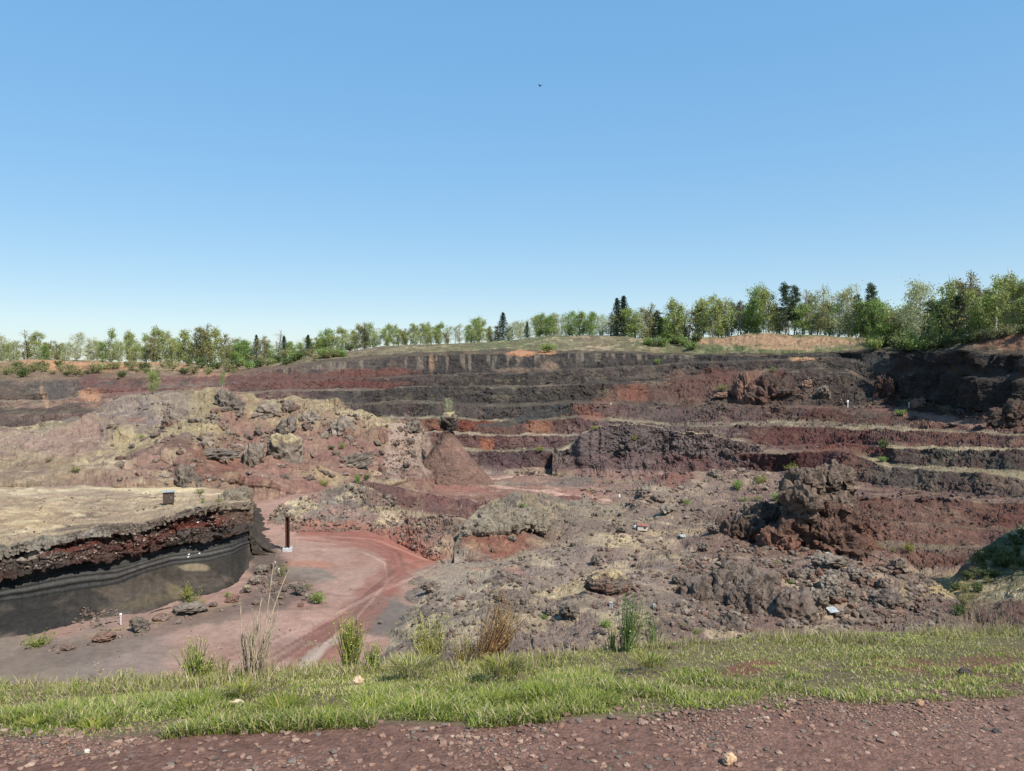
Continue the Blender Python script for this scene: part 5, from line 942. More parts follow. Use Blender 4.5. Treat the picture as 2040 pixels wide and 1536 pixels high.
# trees outside the frame on the right whose shadows fall on the corner slope
# ------------------------------------------------------------------ bushes
def bush_meshes(seed, n=700, up=.3, leaf=.06):
    r_ = np.random.default_rng(seed); T = Acc(); cen = []
    for k in range(14):
        az = k*2.4; d = (math.cos(az)*.55, math.sin(az)*.55, .5+up*r_.random()*2); b = limb((0, 0, -.05), d, .75+.3*r_.random(), r_, 0, 5, .2); T.add(*tube(b, np.linspace(.02, .005, len(b)), 3)); cen += list(b[2:])
    cen = np.array(cen); c = cen[r_.integers(0, len(cen), n)]+r_.normal(size=(n, 3))*.13; c[:, 2] = np.abs(c[:, 2]); v, f = leaves(c, leaf, r_)
    return T.mesh('stems'), np_mesh('foliage', v, f, None, False)
BP = {}
for nm, ml, n, lf in (('green', M_LGREEN, 900, .06), ('yellow', M_LYEL, 420, .055), ('scrub', M_LSCRUB, 800, .07), ('olive', M_LOLIVE, 500, .055)):
    BP[nm] = []
    for j in range(2):
        a, b = bush_meshes(300+j+len(nm), n, .3, lf); a.materials.append(M_BGREY); b.materials.append(ml); BP[nm].append((a, b))
def bush(u, v, w, h, kd, label, cat='bush', group=None, dd=0):
    p = surf(u, v); p = PV(u, v, p.y+dd) if dd else p; s = p.y/F; o = empty('bush', (p.x, p.y, p.z-.03*h*s), random.uniform(0, 6), (w*s/1.5, w*s/1.5, h*s/1.05)); tag(o, label, cat, group)
    a, b = BP[kd][random.randrange(2)]; obj('stems', a, None, o); obj('foliage', b, None, o); return o
for a in [
 (633, 1200, 30, 24, 'green', 'bright green bush growing between rocks on the red floor'), (562, 1148, 18, 28, 'olive', 'small green bush beside the white posts at the plateau corner'),
 (378, 1200, 34, 44, 'yellow', 'loose yellow green shrub growing on the dark ash slope'), (388, 1204, 24, 18, 'olive', 'rounded mossy bush under the loose yellow shrub'), (402, 1208, 18, 14, 'yellow', 'small yellow tuft right of the mossy bush'),
 (76, 1285, 62, 26, 'yellow', 'spreading yellow leaved shrub at the left foot of the ash slope'), (454, 1190, 14, 12, 'green', 'tiny green plant by the reddish boulder'), (837, 1026, 16, 14, 'green', 'small green bush at the foot of the dark red wall'),
 (612, 1178, 20, 18, 'olive', 'faded bush behind the bright green bush'), (1437, 778, 24, 14, 'olive', 'round grey green bush alone on the dark scree under the right trees'),
 (1578, 937, 28, 18, 'yellow', 'yellow green bush on the far crest left of the knob'), (1516, 960, 24, 18, 'yellow', 'yellow green bush on the field below the crest'), (1470, 974, 22, 20, 'green', 'green bush left of the other yellow green bushes on the field'),
 (1545, 996, 20, 16, 'green', 'green bush touching the left flank of the knob'), (1482, 998, 30, 10, 'olive', 'low green patch under the left green bush'), (1508, 996, 18, 10, 'olive', 'low green patch between field bushes'), (1670, 980, 22, 20, 'green', 'green bush on the right shoulder of the knob'), (1624, 993, 10, 14, 'green', 'tiny bush high on the face of the knob'),
 (1368, 1004, 16, 10, 'green', 'small green tuft on the left of the lava field'), (1692, 1042, 16, 12, 'green', 'green tuft on the right flank of the knob'), (1810, 1098, 24, 20, 'yellow', 'yellow green bush on the lowest bench'), (1778, 1100, 16, 12, 'olive', 'small bush left of the one on the lowest bench'),
 (1515, 1065, 14, 8, 'green', 'tuft under the low dark outcrop'), (1548, 1128, 22, 12, 'olive', 'olive tuft left of the boulder pile'), (1576, 1162, 12, 8, 'green', 'green tuft by the small stone of the pile'), (1356, 1164, 10, 12, 'green', 'green tuft in the dark notch rock'),
 (1084, 1232, 14, 9, 'green', 'small bright tuft near the hollowed rock'), (1206, 1250, 26, 18, 'green', 'low green plant left of the tall broom'), (1390, 1262, 24, 12, 'olive', 'low plant near the tapering boulder'), (1360, 1250, 14, 12, 'olive', 'low plant behind the grass'), (1758, 918, 20, 10, 'green', 'green bush on the bench under the dark gully'), (1760, 892, 22, 20, 'scrub', 'dark shrub in the shaded gully between two benches'),
 (1795, 826, 26, 12, 'green', 'green bush on the debris heap beside the ramp'), (1309, 725, 14, 12, 'green', 'green bush on the upper black face'), (1090, 699, 36, 16, 'green', 'broad green bush on the grassy slope above the black face'), (1540, 740, 8, 12, 'green', 'tiny tree-like bush above the tan crag'), (1076, 899, 20, 12, 'yellow', 'green tuft on the middle bench'), (1264, 876, 16, 10, 'yellow', 'yellow green tuft on the grey mound'), (1185, 856, 20, 10, 'yellow', 'yellow green tuft at the left shoulder of the grey mound'),
 (645, 968, 22, 14, 'yellow', 'yellowish bush at the foot of the red scree'), (712, 962, 14, 20, 'green', 'small green tree-like bush right of the yellowish one'), (730, 956, 14, 12, 'scrub', 'dark tuft right of the green tree-like bush'), (660, 895, 14, 8, 'scrub', 'dark tuft on red scree'), (682, 893, 10, 14, 'green', 'tiny green bush right of the dark tuft'), (560, 864, 14, 10, 'green', 'green tuft on the side of a hill block'), (796, 920, 8, 10, 'olive', 'small tuft on the pale gravel chute'),
 (150, 940, 24, 12, 'olive', 'olive bush low on the left hill'), (282, 873, 10, 8, 'green', 'tiny bush on the left hill face'), (97, 920, 16, 10, 'olive', 'bush at the far left of the hill'), (10, 950, 20, 12, 'olive', 'bush at the left edge below the hill'), (224, 890, 10, 8, 'olive', 'tiny bush under the hill crest'), (398, 985, 24, 14, 'olive', 'tuft on the plateau behind the box'), (436, 1000, 16, 9, 'yellow', 'yellow tuft on the plateau tip'), (404, 1002, 10, 8, 'green', 'little tuft right of the box on the plateau'), (450, 786+27, 20, 10, 'olive', 'shrub growing on the grey crest block'), (1178, 980, 14, 8, 'yellow', 'yellow tuft beside the side road'), (1040, 1010, 14, 9, 'green', 'green tuft on top of the domed crust'), (990, 1010, 10, 7, 'green', 'tiny green tuft on the crater mound')]:
    bush(*a)
sc_n = 0                                   # scrub hanging on the rims: single bushes
NEARBY = 'scrub on the rim under the trees'
for (x0, x1, v0, v1, n, w0, w1, kds, dsc) in [(-20, 470, 726, 752, 46, 14, 34, ('scrub', 'olive', 'olive'), 'dark green bush on the orange bank'), (460, 700, 702, 730, 22, 18, 34, ('olive', 'green', 'scrub'), 'green bush at the foot of the left wood'), (1290, 1400, 680, 694, 8, 20, 30, ('scrub', 'green', 'scrub'), 'dark bush beside the bare orange bank'), (1730, 1860, 684, 700, 14, 26, 44, ('scrub', 'green', 'scrub'), 'dark bush in the corner left of the black cliff'), (1860, 2060, 660, 690, 16, 24, 40, ('scrub', 'scrub', 'olive'), 'dark undergrowth bush above the black cliff')]:
    kc = 0
    for k in range(n):
        u = x0+(x1-x0)*(k+random.random())/n; v = random.uniform(v0, v1)
        if x0 == 1860: v = np.interp(u, tl[:, 0], tl[:, 1])+random.uniform(0, 6)
        if x0 == 460: v = np.interp(u, [460, 700], [735, 705])+random.uniform(-8, 4)
        w = random.uniform(w0, w1)
        bush(u, v, w, w*random.uniform(.5, .8), random.choice(kds), f'{dsc}, {ordn(k+1)} from the left', 'bush', 'scrub bushes on the rim')
# lone trees
def lone(u, v, hpx, kd, label, proto, wf=.8, dd=0, name='birch_tree'):
    p = surf(u, v); p = PV(u, v, p.y+dd); return plant(name, p, hpx*p.y/F, kd, label, 'birch', None, proto, wf)
lone(308, 783, 54, 'birch', 'lone slender birch standing on the crest of the left hill', 0, 1.0)
lone(443, 770, 34, 'birch', 'thin small birch on the bench behind the crest block', 1, .7, dd=2)
tp = PV(893, 826, 174); o = plant('birch_tree', tp, 36*174/F, 'pale', 'small birch growing on the lava cap of the red cone', 'birch', None, 1, .9)
# right corner slope: bushes and the trees just outside the frame that shade it
for k in range(34):
    u = 1900+150*(k+random.random())/34; v = np.interp(u, [1890, 1950, 2000, 2040], [1180, 1105, 1080, 1060])+random.uniform(0, 75)
    bush(u, v, random.uniform(16, 30), random.uniform(12, 26), random.choice(['scrub', 'scrub', 'scrub', 'olive']), f'low green bush on the shaded corner slope, {ordn(k+1)} from the left', 'bush', 'bushes on the shaded corner slope')
for (u, v, d, h, kd) in [(2310, 1090, 68, 12, 'green'), (2215, 1075, 76, 10, 'green'), (2380, 1100, 64, 13, 'olive'), (2255, 1080, 71, 11, 'olive'), (2190, 1060, 80, 9, 'green'), (2340, 1060, 72, 14, 'green')]:
    p = surf(u, v); p.x = (u-1020)/F*d; p.y = d; plant('broadleaf_tree' if kd != 'pine' else 'pine_tree', p, h, kd, f'{DESC[kd]} beyond the right edge, {ordn(int((u-2150)/30))} tree above the corner slope', 'tree', 'trees shading the corner slope', 0, 1.2)
# ------------------------------------------------------------------ made things in the quarry
def box_mesh(boxes, bev=0.0, name='box'):
    bm = bmesh.new()
    for (cx, cy, cz, sx_, sy_, sz_) in boxes:
        b2 = bmesh.new(); bmesh.ops.create_cube(b2, size=1, matrix=Matrix.Translation((cx, cy, cz)) @ Matrix.Diagonal((sx_, sy_, sz_, 1)))
        if bev: bmesh.ops.bevel(b2, geom=b2.edges[:], offset=bev, segments=1, affect='EDGES')
        t = bpy.data.meshes.new('t'); b2.to_mesh(t); bm.from_mesh(t); b2.free(); bpy.data.meshes.remove(t)
    me = bpy.data.meshes.new(name); bm.to_mesh(me); bm.free(); return me
p = surf(573, 1097); s = p.y/F
pr = empty('steel_pillar', p, .12); tag(pr, 'tall rust brown steel pillar on a pale concrete base on the red floor', 'pillar')
Hh = 62*s
obj('base', box_mesh([(0, 0, .14, 18*s, 18*s, .40)], .03), M_CONC, pr)
obj('post', box_mesh([(-4.2*s*.75, 0, Hh/2+.3, .07, .42, Hh), (4.2*s*.75, 0, Hh/2+.3, .07, .42, Hh), (0, .12, Hh/2+.3, 4.2*s*1.4, .05, Hh-.02)], .008), M_RUST, pr)
obj('cap_plate', box_mesh([(0, 0, Hh+.33, 9.6*s, .5, .05)], .01), M_RUST, pr)
p = surf(336, 1000); s = p.y/F
bx = empty('display_box', p, .35); tag(bx, 'small dark wooden box with a flat grey lid on the dry plateau', 'box')
obj('wall', box_mesh([(0, 0, 10*s-.1, 20*s, 16*s, 20*s)]+[(0, -8.2*s, z*s, 19.6*s, .03, 2.9*s) for z in (3, 7, 11, 15, 18.4)], .01), M_WOOD, bx)
obj('lid', box_mesh([(0, -.05, 21.2*s, 24*s, 20*s, 1.6*s)], .01), M_ROOFG, bx)
obj('sign_plate', box_mesh([(5*s, -8.6*s, 10*s, 1.4*s, .02, 3*s)]), M_ROOFG, bx)
p = surf(1280, 1056); s = p.y/F
ht = empty('hut', p, -.25, 1.0); tag(ht, 'tiny pale hut with red roof and a white panel beside it on the lava', 'hut')
obj('wall', box_mesh([(0, 0, 4.5*s, 19*s, 12*s, 10*s)], .02), M_PLAST, ht)
r_ = obj('roof', box_mesh([(0, 0, 0, 22*s, 15*s, 1.4*s)], .02), M_TILE, ht); r_.location = (0, 0, 10.4*s); r_.rotation_euler = (.12, .05, 0)
obj('side_panel', box_mesh([(-14*s, -1.5*s, 4.5*s, 4*s, .12, 10*s)], .01), M_WHITE, ht)
obj('window', box_mesh([(5*s, -6.1*s, 5.5*s, 4*s, .03, 4*s)]), M_WOOD, ht)
def post(u, v, hpx, label, head=True, wpx=2.0, group=None):
    p = surf(u, v); s = p.y/F; o = empty('marker_post', p, .2); tag(o, label, 'marker post', group)
    obj('post', box_mesh([(0, 0, hpx*s/2, wpx*s*.55, wpx*s*.55, hpx*s)], .005), M_WHITE, o)
    if head: obj('sign_plate', box_mesh([(0, -.03, hpx*s, wpx*1.9*s, .06, wpx*1.7*s)], .005), M_WHITE, o)
post(241, 1245, 22, 'short pale marker post at the foot of the ash slope, left of the big rock', True, 2.2)
post(1689, 812, 13, 'white marker on the upper terrace, left of the ramp')
post(1811, 814, 11, 'white marker at the top of the red ramp')
post(549, 1124, 6, 'tiny white post at the top of the plateau corner scree', False, 2.2)
post(556, 1141, 8, 'white numbered tag post below the tiny white one at the corner scree', True, 2)
post(1217, 806, 4, 'white dot-like marker on the red fan of the far terrace', False, 2.4)
post(1234, 990, 5, 'white block marker at the end of the side road', False, 5)
for (u, v, w, rz, lb) in [(1658, 1224, 22, .3, 'grey metal information table near the great dome boulder'), (1360, 1073, 11, .1, 'small grey panel lying on the open lava field'), (1650, 1109, 10, .4, 'small pale panel above the boulder pile'), (1217, 1209, 6, .2, 'tiny bluish plate behind the tall broom'), (1303, 1213, 5, .5, 'tiny bluish plate behind the short broom')]:
    p = surf(u, v); s = p.y/F; o = empty('info_panel', p, rz); tag(o, lb, 'info panel')
    q = obj('panel', box_mesh([(0, 0, 0, w*s, w*s*.8, .06)], .01), M_ROOFG, o); q.location = (0, 0, .32); q.rotation_euler = (.35, 0, 0)
    obj('stand', box_mesh([(-w*s*.35, 0, .12, .08, .08, .42), (w*s*.35, 0, .12, .08, .08, .42)]), M_ROOFG, o)
for (u, v, lb) in [(395, 1040, 'white tag pinned on the red rubble band under the crust'), (377, 1104, 'upper left white tag on the ash layers'), (398, 1102, 'right white tag on the ash layers'), (376, 1109, 'lower white tag on the ash layers'), (380, 1088, 'top white tag above the ash layers')]:
    p = surf(u, v); s = p.y/F; o = obj('tag', box_mesh([(0, -.1, 0, 1.9*s, .25, 1.9*s)], .005), M_WHITE); o.location = p; tag(o, lb, 'tag')
# bird high in the sky
bd = empty('bird', PV(1076, 171, 60), .6); tag(bd, 'tiny dark bird flying high in the clear sky', 'bird')
v, f = ICO[2]; bb = obj('body', np_mesh('body', v*np.array([.05, .15, .045]), f), M_BIRD, bd)
for sg in (-1, 1):
    m = bpy.data.meshes.new('wing'); m.from_pydata([(0, .05, .02), (0, -.06, .02), (sg*.13, -.05, .07), (sg*.26, -.10, .05), (sg*.14, .05, .08), (0, 0, .0)], [], [(0, 1, 2, 4), (4, 2, 3), (5, 2, 1), (5, 4, 2), (5, 0, 4)]); obj('wing', m, M_BIRD, bd)
# ------------------------------------------------------------------ foreground: rim
dm_hi = None
def ground(x, y):                          # height of the rim surface, by image lookup on a fine analytic version
    u = 1020+F*x/max(y, .5)*CP; e = ed(u); rd = float(li(RIMD, u)); z1 = zr(u)
    if y <= e: return -1.61
    if y <= rd: return -1.61+(z1+1.61)*(y-e)/(rd-e)
    if y <= rd+1.2: return z1-.75*(y-rd)/1.2
    return z1-.75-3.75*(y-rd-1.2)/4.8
def gravel():
    r_ = np.random.default_rng(11); V, Fc, Cc = [], [], []; off = 0; base = []
    for k in range(8):
        v, f = ICO[1]; rr = 1+.3*(r_.random(len(v))-.5)*2; b = v*rr[:, None]*np.array([1, .8, .55]); base.append((b, f))
    cols = [(158, 122, 110), (142, 106, 96), (170, 138, 124), (136, 106, 100), (126, 112, 108), (186, 156, 142), (160, 118, 102)]
    N = 48000
    for k in range(N):
        u = r_.uniform(-300, 2340); e = ed(u); y = r_.uniform(2.85, e+.25); x = (u-1020)/F*y
        if y > e and r_.random() < .6: continue
        s = .0034*(1+5*r_.random()**34+2.0*r_.random()**2.5)
        if fbm(np.array([[x*2.2, y*3, 1.0]]), 3)[0] < r_.uniform(.35, .65) and s < .012: continue
        b, f = base[r_.integers(8)]; a = r_.uniform(0, 6.28); ca, sa = math.cos(a), math.sin(a); b = b*s
        b = np.stack([b[:, 0]*ca-b[:, 1]*sa+x, b[:, 0]*sa+b[:, 1]*ca+y, b[:, 2]+ground(x, y)+s*.2], -1)
        V.append(b); Fc.append(f+off); off += len(b); cc = alb(cols[r_.choice(7, p=[.25, .22, .12, .15, .12, .04, .10])])*r_.uniform(.75, 1.2); Cc.append(np.repeat(cc[None], len(b), 0))
    o = obj('gravel', np_mesh('gravel', np.concatenate(V), np.concatenate(Fc), np.concatenate(Cc), False), M_STONE); tag(o, 'reddish gravel strewn over the path', kind='stuff')
gravel()
def blades(name, n, ufn, hfn, cols, label, seed, wid=.0035, lean=.5, clump=None):
    """n grass blades: (u, y) sampler, height sampler"""
    r_ = np.random.default_rng(seed); V = np.zeros((n, 7, 3), np.float32); C = np.zeros((n, 7, 3), np.float32); k = 0
    cc = [np.asarray(c) for c in cols]
    while k < n:
        got = ufn(r_)
        if got is None: continue
        x, y, dens, lng = got
        h = hfn(r_, lng); a = r_.uniform(0, 6.28); ln = lean*r_.uniform(.3, 1.3); dx, dy = math.cos(a)*ln, math.sin(a)*ln
        w = wid*r_.uniform(.6, 1.4); z = ground(x, y)-.01; a2 = a+1.57+r_.normal()*.5; wx, wy = math.cos(a2)*w, math.sin(a2)*w
        for j, (t, ww) in enumerate(((0, 1), (.4, .9), (.75, .6))):
            cx = x+dx*h*t*t; cy = y+dy*h*t*t; cz = z+h*(t-.25*ln*t*t)
            V[k, j*2] = (cx-wx*ww, cy-wy*ww, cz); V[k, j*2+1] = (cx+wx*ww, cy+wy*ww, cz)
        V[k, 6] = (x+dx*h, y+dy*h, z+h*(1-.25*ln))
        c = cc[dens(r_) if callable(dens) else dens]*r_.uniform(.75, 1.25)
        C[k] = c; C[k, 0] = C[k, 1] = c*.85; k += 1
    i = np.arange(n)[:, None]*7
    q = np.concatenate([i+np.array([[0, 1, 3, 2]]), i+np.array([[2, 3, 5, 4]]), i+np.array([[4, 5, 6, 6]])])
    q = q.reshape(-1, 4); tri = np.concatenate([q[:, [0, 1, 2]], q[:, [0, 2, 3]]]); tri = tri[tri[:, 0] != tri[:, 2]]; tri = tri[(tri[:, 1] != tri[:, 2])]
    o = obj(name, np_mesh(name, V.reshape(-1, 3), tri, C.reshape(-1, 3), False), M_GRASS); tag(o, label, kind='stuff'); return o
GC = [(.15, .205, .03), (.22, .265, .045), (.32, .31, .08), (.42, .36, .18), (.50, .43, .26), (.24, .18, .11), (.09, .14, .03)]
_nc = {}
def nz2(x, y, s, o):
    key = (int(x*40), int(y*40), o)
    if key not in _nc: _nc[key] = float(fbm(np.array([[x/s, y/s, o]]), 3)[0])
    return _nc[key]
def near_sampler(r_):
    u = r_.uniform(-480, 2520); e = ed(u); rd = float(li(RIMD, u)); t = r_.random(); y = e-.06+(rd+.10-e+.06)*t; x = (u-1020)/F*y
    a = nz2(x, y, .35, 3.0); b = nz2(x, y, .9, 9.0)
    right = sm(1250, 1500, u)
    # lush tufts nearest the path, tired short grass further up and to the right
    lush = (1-sm(.35, .6, t+.25*(b-.5)))*(1-.55*right)
    if a < .40+.10*r_.random() and r_.random() < .7: return None
    pn = nz2(x, y, .55, 21.0)
    if right > .3 and pn > .62 and r_.random() < .5: return None
    if t < .06 and a < .5: return None
    def pick(r2):
        q = r2.random()
        if q < .36+.18*lush: return 0 if r2.random() < .45 else (1 if r2.random() < .8 else 6)
        if q < .60+.1*lush: return 2
        return 3 if r2.random() < .6 else (4 if r2.random() < .5 else 5)
    return x, y, pick, (lush*sm(.42, .62, a)+.25*(1-right)*sm(.5, .65, a))
blades('grass', 205000, near_sampler, lambda r_, l: r_.uniform(.01, .032)+l*r_.uniform(.005, .055), GC, 'short green and dry grass of the verge between path and quarry', 31, .0026, .9)
def rim_sampler(r_):
    u = r_.uniform(-480, 2520); rd = float(li(RIMD, u)); y = rd+r_.uniform(-.7, .3); x = (u-1020)/F*y
    if nz2(x, y, .3, 5.0) < .44+.12*r_.random(): return None
    return x, y, (lambda r2: r2.choice([2, 3, 4, 5, 0, 1], p=[.2, .2, .18, .17, .12, .13])), 0
blades('rim_grass', 32000, rim_sampler, lambda r_, l: .02+.10*r_.random()**3, GC, 'longer mixed green and straw grass along the quarry edge', 33, .0022, .7)
# grass tussocks one can tell apart
def tussock(u, v, rpx, hpx, gi, n, label, name='grass_tussock', group='tussocks of long grass in the verge'):
    r_ = np.random.default_rng(int(u*7+v)); d = surf_plane(u, v, -1.70)[1]; x0 = (u-1020)/F*d; z0 = ground(x0, d); d = F*(-z0)/(v-740)
    x0 = (u-1020)/F*d; s = d/F; n0 = n; V = np.zeros((n, 7, 3), np.float32); C = np.zeros((n, 7, 3), np.float32)
    for k in range(n):
        rr_ = rpx*s*math.sqrt(r_.random())*.55; a = r_.uniform(0, 6.28); x, y = math.cos(a)*rr_, math.sin(a)*rr_*.8
        h = hpx*s*r_.uniform(.3, .72); ln = r_.uniform(.3, 1.2); dx, dy = math.cos(a+r_.normal()*.5)*ln, math.sin(a+r_.normal()*.5)*ln; w = .0026*r_.uniform(.6, 1.4); a2 = a+1.57; wx, wy = math.cos(a2)*w, math.sin(a2)*w
        for j, (t, ww) in enumerate(((0, 1), (.45, .9), (.8, .6))):
            c_ = (x+dx*h*t*t, y+dy*h*t*t, -.01+h*(t-.35*ln*t*t)); V[k, j*2] = (c_[0]-wx*ww, c_[1]-wy*ww, c_[2]); V[k, j*2+1] = (c_[0]+wx*ww, c_[1]+wy*ww, c_[2])
        V[k, 6] = (x+dx*h, y+dy*h, h*(1-.35*ln)-.01); C[k] = np.asarray(GC[gi[r_.integers(len(gi))]])*r_.uniform(.75, 1.2)
    i = np.arange(n)[:, None]*7; tri = np.concatenate([i+np.array([[0, 1, 3]]), i+np.array([[0, 3, 2]]), i+np.array([[2, 3, 5]]), i+np.array([[2, 5, 4]]), i+np.array([[4, 5, 6]])])
    o = obj(name, np_mesh(name, V.reshape(-1, 3), tri, C.reshape(-1, 3), False), M_GRASS); o.location = (x0, d, z0); tag(o, label, 'grass', group); return o
for a in [(180, 1458, 60, 40, (0, 1, 2), 260, 'long green tussock low in the verge, leftmost beside the path'), (380, 1418, 60, 50, (0, 1), 260, 'tall green tussock in the left verge'), (560, 1425, 90, 60, (0, 1, 2), 420, 'broad arching green tussock left of centre'), (640, 1440, 60, 50, (0, 1), 260, 'green tussock right of the broad arching one'), (850, 1440, 110, 56, (0, 1, 6), 520, 'dense dark green tussock hanging over the path edge'), (905, 1448, 50, 44, (6, 0), 220, 'small dark tussock touching the path under the dense one'), (740, 1420, 70, 44, (1, 2), 260, 'light green tussock in the middle verge'),
          (820, 1335, 90, 48, (3, 4, 2, 1), 420, 'straw coloured tussock on the rim under the yellow broom'), (1000, 1335, 80, 46, (1, 0, 3), 380, 'green and straw tussock on the rim left of the tall broom'), (1080, 1400, 90, 50, (0, 1), 420, 'bright green tussock right of centre near the path'), (1180, 1410, 80, 46, (0, 1, 2), 340, 'green tussock right of the bright one'), (1300, 1322, 70, 34, (6, 2, 1, 3), 220, 'dark green tussock on the rim under the short broom'), (1400, 1420, 70, 34, (1, 2), 240, 'low tussock by the path edge on the right'), (1500, 1400, 70, 30, (1, 2), 240, 'low spreading tussock further right by the path'), (980, 1410, 80, 48, (0, 1), 320, 'leafy tussock in the centre of the verge'), (480, 1378, 60, 34, (2, 3, 1), 240, 'pale tussock behind the broad arching one'), (60, 1450, 60, 34, (0, 2), 220, 'tussock in the lower left corner of the verge')]:
    tussock(*a)
# ------------------------------------------------------------------ broom and dry stalks along the edge
def bpoint(u, v):
    """point on the verge or just over the edge that shows at pixel (u, v)"""
    best = None
    for y in np.arange(4.0, 9.0, .02):
        x = (u-1020)/F*y; z = ground(x, y); vv = proj(np.array([x, y, z]))[1]
        if best is None or abs(vv-v) < best[0]: best = (abs(vv-v), x, y, z)
    return best[1:]
M_BROOM = leaf_mat('broom_stems', (0, 0, 0), .15, .2, attr=True)
def broom(u, vb, hpx, wpx, lean, label, c1=(.24, .30, .07), c2=(.36, .37, .10), dens=70, name='broom_shrub', spread=.35, branchy=True, cat='broom shrub', group=None):
    r_ = np.random.default_rng(int(u*3+vb)); x, y, z = bpoint(u, vb); s = y/F; A = Acc(); Cs = []; W_ = Acc(); Wc = []
    H_ = hpx*s
    for k in range(dens):
        a = r_.uniform(0, 6.28); r0 = wpx*s*.18*math.sqrt(r_.random()); p0 = np.array([math.cos(a)*r0, math.sin(a)*r0, -.08])
        d = np.array([lean+spread*r_.normal()*.6, r_.normal()*spread*.5, 1.0]); L = H_*r_.uniform(.45, 1.08)
        if branchy: t0 = r_.uniform(0, .45); p0 = p0+d/np.linalg.norm(d)*L*t0; L = L*(1-t0)
        b = limb(p0, d, L, r_, -.01, 6, .05); w = .0028*r_.uniform(.7, 1.3)
        v, f = tube(b, np.linspace(w, w*.45, len(b)), 3); A.add(v, f); cc = np.asarray(c1)*(1-r_.random())+np.asarray(c2)*r_.random(); Cs.append(np.repeat(cc[None]*r_.uniform(.8, 1.2), len(v), 0))
        for q in range(5):                 # small leaves along the green stems
            c = b[r_.integers(1, len(b))]+r_.normal(size=3)*.004; lv, lf = leaves(c[None], .006, r_); A.add(lv, lf); Cs.append(np.repeat(np.asarray(c2)[None]*1.05, 4, 0))
    for k in range(7):
        d = np.array([lean+spread*r_.normal()*.5, r_.normal()*.2, 1.0]); b = limb((0, 0, -.1), d, H_*.62, r_, 0, 6, .07); v, f = tube(b, np.linspace(.006, .0025, len(b)), 5); W_.add(v, f)
    o = empty(name, (x, y, z)); tag(o, label, cat, group)
    obj('branches', W_.mesh('branches'), M_BGREY, o); m_ = np_mesh('twigs', np.concatenate(A.V), np.concatenate(A.F), np.concatenate(Cs)); obj('twigs', m_, M_BROOM, o)
broom(238, 1342, 44, 26, 0, 'small lone green broom at the left of the rim', dens=46)
broom(385, 1345, 96, 60, -.02, 'broad green broom with one high shoot, left of the dry stalk', dens=110)
broom(403, 1345, 62, 40, .12, 'bushy broom leaning right beside the broad one', dens=70)
broom(437, 1338, 58, 24, .02, 'upright green broom just left of the dry stalk', dens=56)
broom(470, 1345, 44, 26, -.1, 'low thin broom between upright broom and dry stalk', dens=26)
broom(652, 1330, 46, 30, -.15, 'low broom at the left foot of the thick broom', dens=34, c1=(.25, .25, .07))
broom(696, 1330, 122, 52, .03, 'thick tall green broom, densest of all, in front of the red track', dens=230, spread=.22)
broom(738, 1330, 72, 26, .08, 'short bright broom right of the thick tall one', dens=90, c1=(.15, .23, .04))
broom(858, 1312, 120, 66, -.02, 'V-shaped yellow green broom in front of the dark patch', dens=120, c1=(.34, .32, .09), c2=(.46, .40, .13), spread=.42)
broom(925, 1300, 76, 60, .1, 'loose yellow broom between the V-shaped and the red one', dens=70, c1=(.38, .35, .10), c2=(.48, .42, .14), spread=.5)
broom(950, 1318, 165, 70, .48, 'red brown broom leaning right with rusty orange tips', dens=110, c1=(.32, .17, .10), c2=(.42, .28, .10), spread=.35)
broom(990, 1310, 150, 30, .20, 'yellow topped shoots behind the red brown broom', dens=60, c1=(.30, .20, .07), c2=(.36, .27, .08), spread=.25)
broom(1246, 1298, 132, 46, .14, 'tall slim dark green broom leaning right, right of centre', dens=120, c1=(.19, .25, .08), c2=(.28, .33, .11), spread=.2)
broom(1303, 1292, 88, 44, 0, 'short dark green broom right of the tall slim one', dens=60, c1=(.18, .24, .08), c2=(.28, .31, .12), spread=.35)
broom(1222, 1295, 92, 12, -.02, 'single thin green shoot left of the tall slim broom', dens=16, spread=.12)
def stalk(u, vb, hpx, lean, label, n=12, wpx=30, thick=.0035, cat='dry stalks', name='dry_stalk', head=False, group=None, colr=None):
    r_ = np.random.default_rng(int(u+vb*2)); x, y, z = bpoint(u, vb); s = y/F; A = Acc(); G = Acc()
    for k in range(n):
        L = hpx*s*(1 if k == 0 else r_.uniform(.35, .95)); p0 = (r_.normal()*wpx*s*.2, r_.normal()*.02, -.05)
        b = limb(p0, (lean+r_.normal()*.12, r_.normal()*.1, 1), L, r_, -.005 if lean > 0 else 0, 8, .045); A.add(*tube(b, np.linspace(thick*(1.3 if k == 0 else .8), thick*.4, len(b)), 4))
        if head:
            for q in range(9): t = limb(b[-1], (r_.normal()*.7, r_.normal()*.7, .8), .03*r_.uniform(.6, 1.4), r_, 0, 2, .1); A.add(*tube(t, [.0012]*3, 3)); lv, lf = leaves(np.array([t[-1]]), .005, r_); G.add(lv, lf)
        else:
            for q in range(3): i0 = r_.integers(3, len(b)); t = limb(b[i0], (r_.normal()*.5, r_.normal()*.4, 1), L*.2, r_, 0, 3, .12); A.add(*tube(t, [.0016, .0013, .001, .0008], 3))
    o = empty(name, (x, y, z)); tag(o, label, cat, group); obj('stems', A.mesh('stems'), colr or M_DRY, o)
    if G.n: obj('seed_heads', G.mesh('seed_heads', None, False), M_DRY, o)
stalk(498, 1350, 168, .10, 'tallest bleached dry stalk bundle bending right towards the pillar', 34, 46, .0075)
stalk(500, 1350, 260, .24, 'long bleached cane rising past the pillar base', 5, 14, .007)
stalk(520, 1350, 80, .05, 'short dry tangle at the foot of the tallest dry stalk', 34, 60, .004)
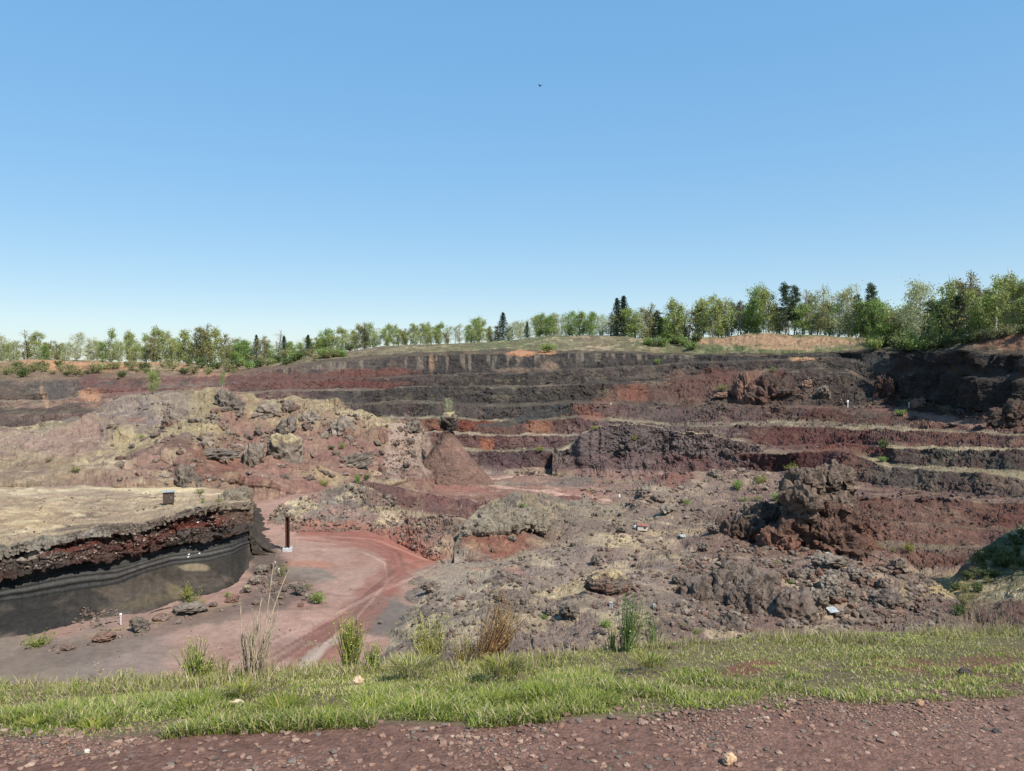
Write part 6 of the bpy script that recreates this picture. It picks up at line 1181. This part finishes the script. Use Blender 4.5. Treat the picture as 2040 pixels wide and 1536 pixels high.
for k, (u, vb, h, lb) in enumerate([(191, 1350, 48, 'thin dry stem left of the small lone broom'), (37, 1358, 22, 'short dry stem at the far left of the rim'), (640, 1335, 70, 'dry umbel stem left of the thick tall broom'), (596, 1335, 72, 'leaning dry umbel stem near the wheel tracks'), (618, 1336, 60, 'dry umbel stem right of the leaning one'), (757, 1330, 62, 'thin dry stem right of the short bright broom'), (429, 1345, 76, 'dry umbel stem behind the upright broom')]):
    stalk(u, vb, h, random.uniform(-.1, .12), lb, 2, 10, .002, 'dry flower', 'dry_flower', True)
stalk(900, 1315, 62, .0, 'grey tangle of dry twigs under the loose yellow broom', 60, 150, .002, 'dry twigs', 'dry_twigs', colr=M_TWIG)
stalk(1010, 1300, 90, .4, 'grey twigs spreading right of the red brown broom', 26, 60, .0018, 'dry twigs', 'dry_twigs', colr=M_TWIG)
stalk(1225, 1310, 52, 0, 'pale stub of dead wood under the thin green shoot', 5, 12, .005, 'dead stem', 'dead_stem')
for k, (u, n) in enumerate([(1330, 10), (1400, 14), (1470, 16), (1540, 16), (1610, 18), (1680, 20), (1740, 20), (1800, 22), (1850, 28), (1895, 30), (1935, 34), (1975, 34), (2015, 34), (1120, 14), (1170, 14), (110, 10), (330, 12), (560, 14)]):
    stalk(u, float(li(RIMV, u))+6, 34 if u < 1820 else 66, .1 if k % 2 else -.05, f'thin straw stems on the rim, {ordn(k+1)} tuft of this fringe', n, 120, .0012, 'dry grass', 'dry_grass_tuft', group='tufts of dry grass fringing the rim')
# ------------------------------------------------------------------ single stones in the foreground
def fstone(u, v, w, h, colr, c2, label, seed, rot=0.3, name='stone'):
    zc = -1.61; d = surf_plane(u, v, zc)[1]; x = (u-1020)/F*d; z = ground(x, d); d = F*(-z)/(v-740)*.999; x = (u-1020)/F*d; z = ground(x, d); s = d/F
    o = obj(name, rock_mesh(seed, 3, colr, c2, lump=.3, crag=.18), M_STONE); o.location = (x, d, z-.004); o.scale = (w*s*1.1, w*s*.9, h*s*1.15); o.rotation_euler = (0, 0, rot); tag(o, label, 'stone')
fstone(1457, 1530, 28, 26, (214, 178, 140), (190, 150, 116), 'yellowish tan stone on the path at the bottom edge', 61)
fstone(1928, 1332, 28, 17, (92, 84, 84), (76, 70, 70), 'dark craggy lava stone lying on the right verge', 62)
fstone(1838, 1410, 18, 14, (204, 164, 128), (180, 140, 110), 'ochre stone where verge meets path on the right', 63)
fstone(167, 1505, 13, 8, (226, 214, 204), (206, 192, 180), 'white pebble on the path at lower left', 64)
fstone(470, 1378, 22, 9, (232, 212, 180), (206, 184, 150), 'cream coloured clod in the left verge', 65)
fstone(455, 1380, 12, 8, (226, 204, 172), (206, 184, 150), 'small cream crumb left of the cream clod', 66)
fstone(711, 1330, 20, 20, (222, 190, 160), (196, 162, 134), 'peach coloured dry lump under the thick broom', 67)
fstone(1660, 1452, 12, 8, (178, 152, 142), (160, 130, 120), 'pale pinkish stone on the path centre right', 68)
fstone(1283, 1447, 20, 9, (170, 140, 128), (150, 120, 110), 'flat pinkish stone at the path edge right of centre', 69)
fstone(1790, 1470, 16, 9, (196, 170, 156), (170, 146, 132), 'flat pale stone on the right of the path', 70)
fstone(1255, 1508, 13, 8, (128, 120, 120), (110, 100, 100), 'bluish grey stone on the path centre', 71)
fstone(1170, 1525, 10, 8, (120, 114, 116), (104, 98, 100), 'small grey stone near the bottom edge, left of the tan stone', 72)
fstone(1995, 1465, 18, 11, (110, 100, 104), (96, 86, 88), 'dark stone on the path near the right edge', 73)
fstone(739, 1373+160, 14, 9, (172, 132, 118), (150, 112, 102), 'reddish stone on the path at bottom left of centre', 74)
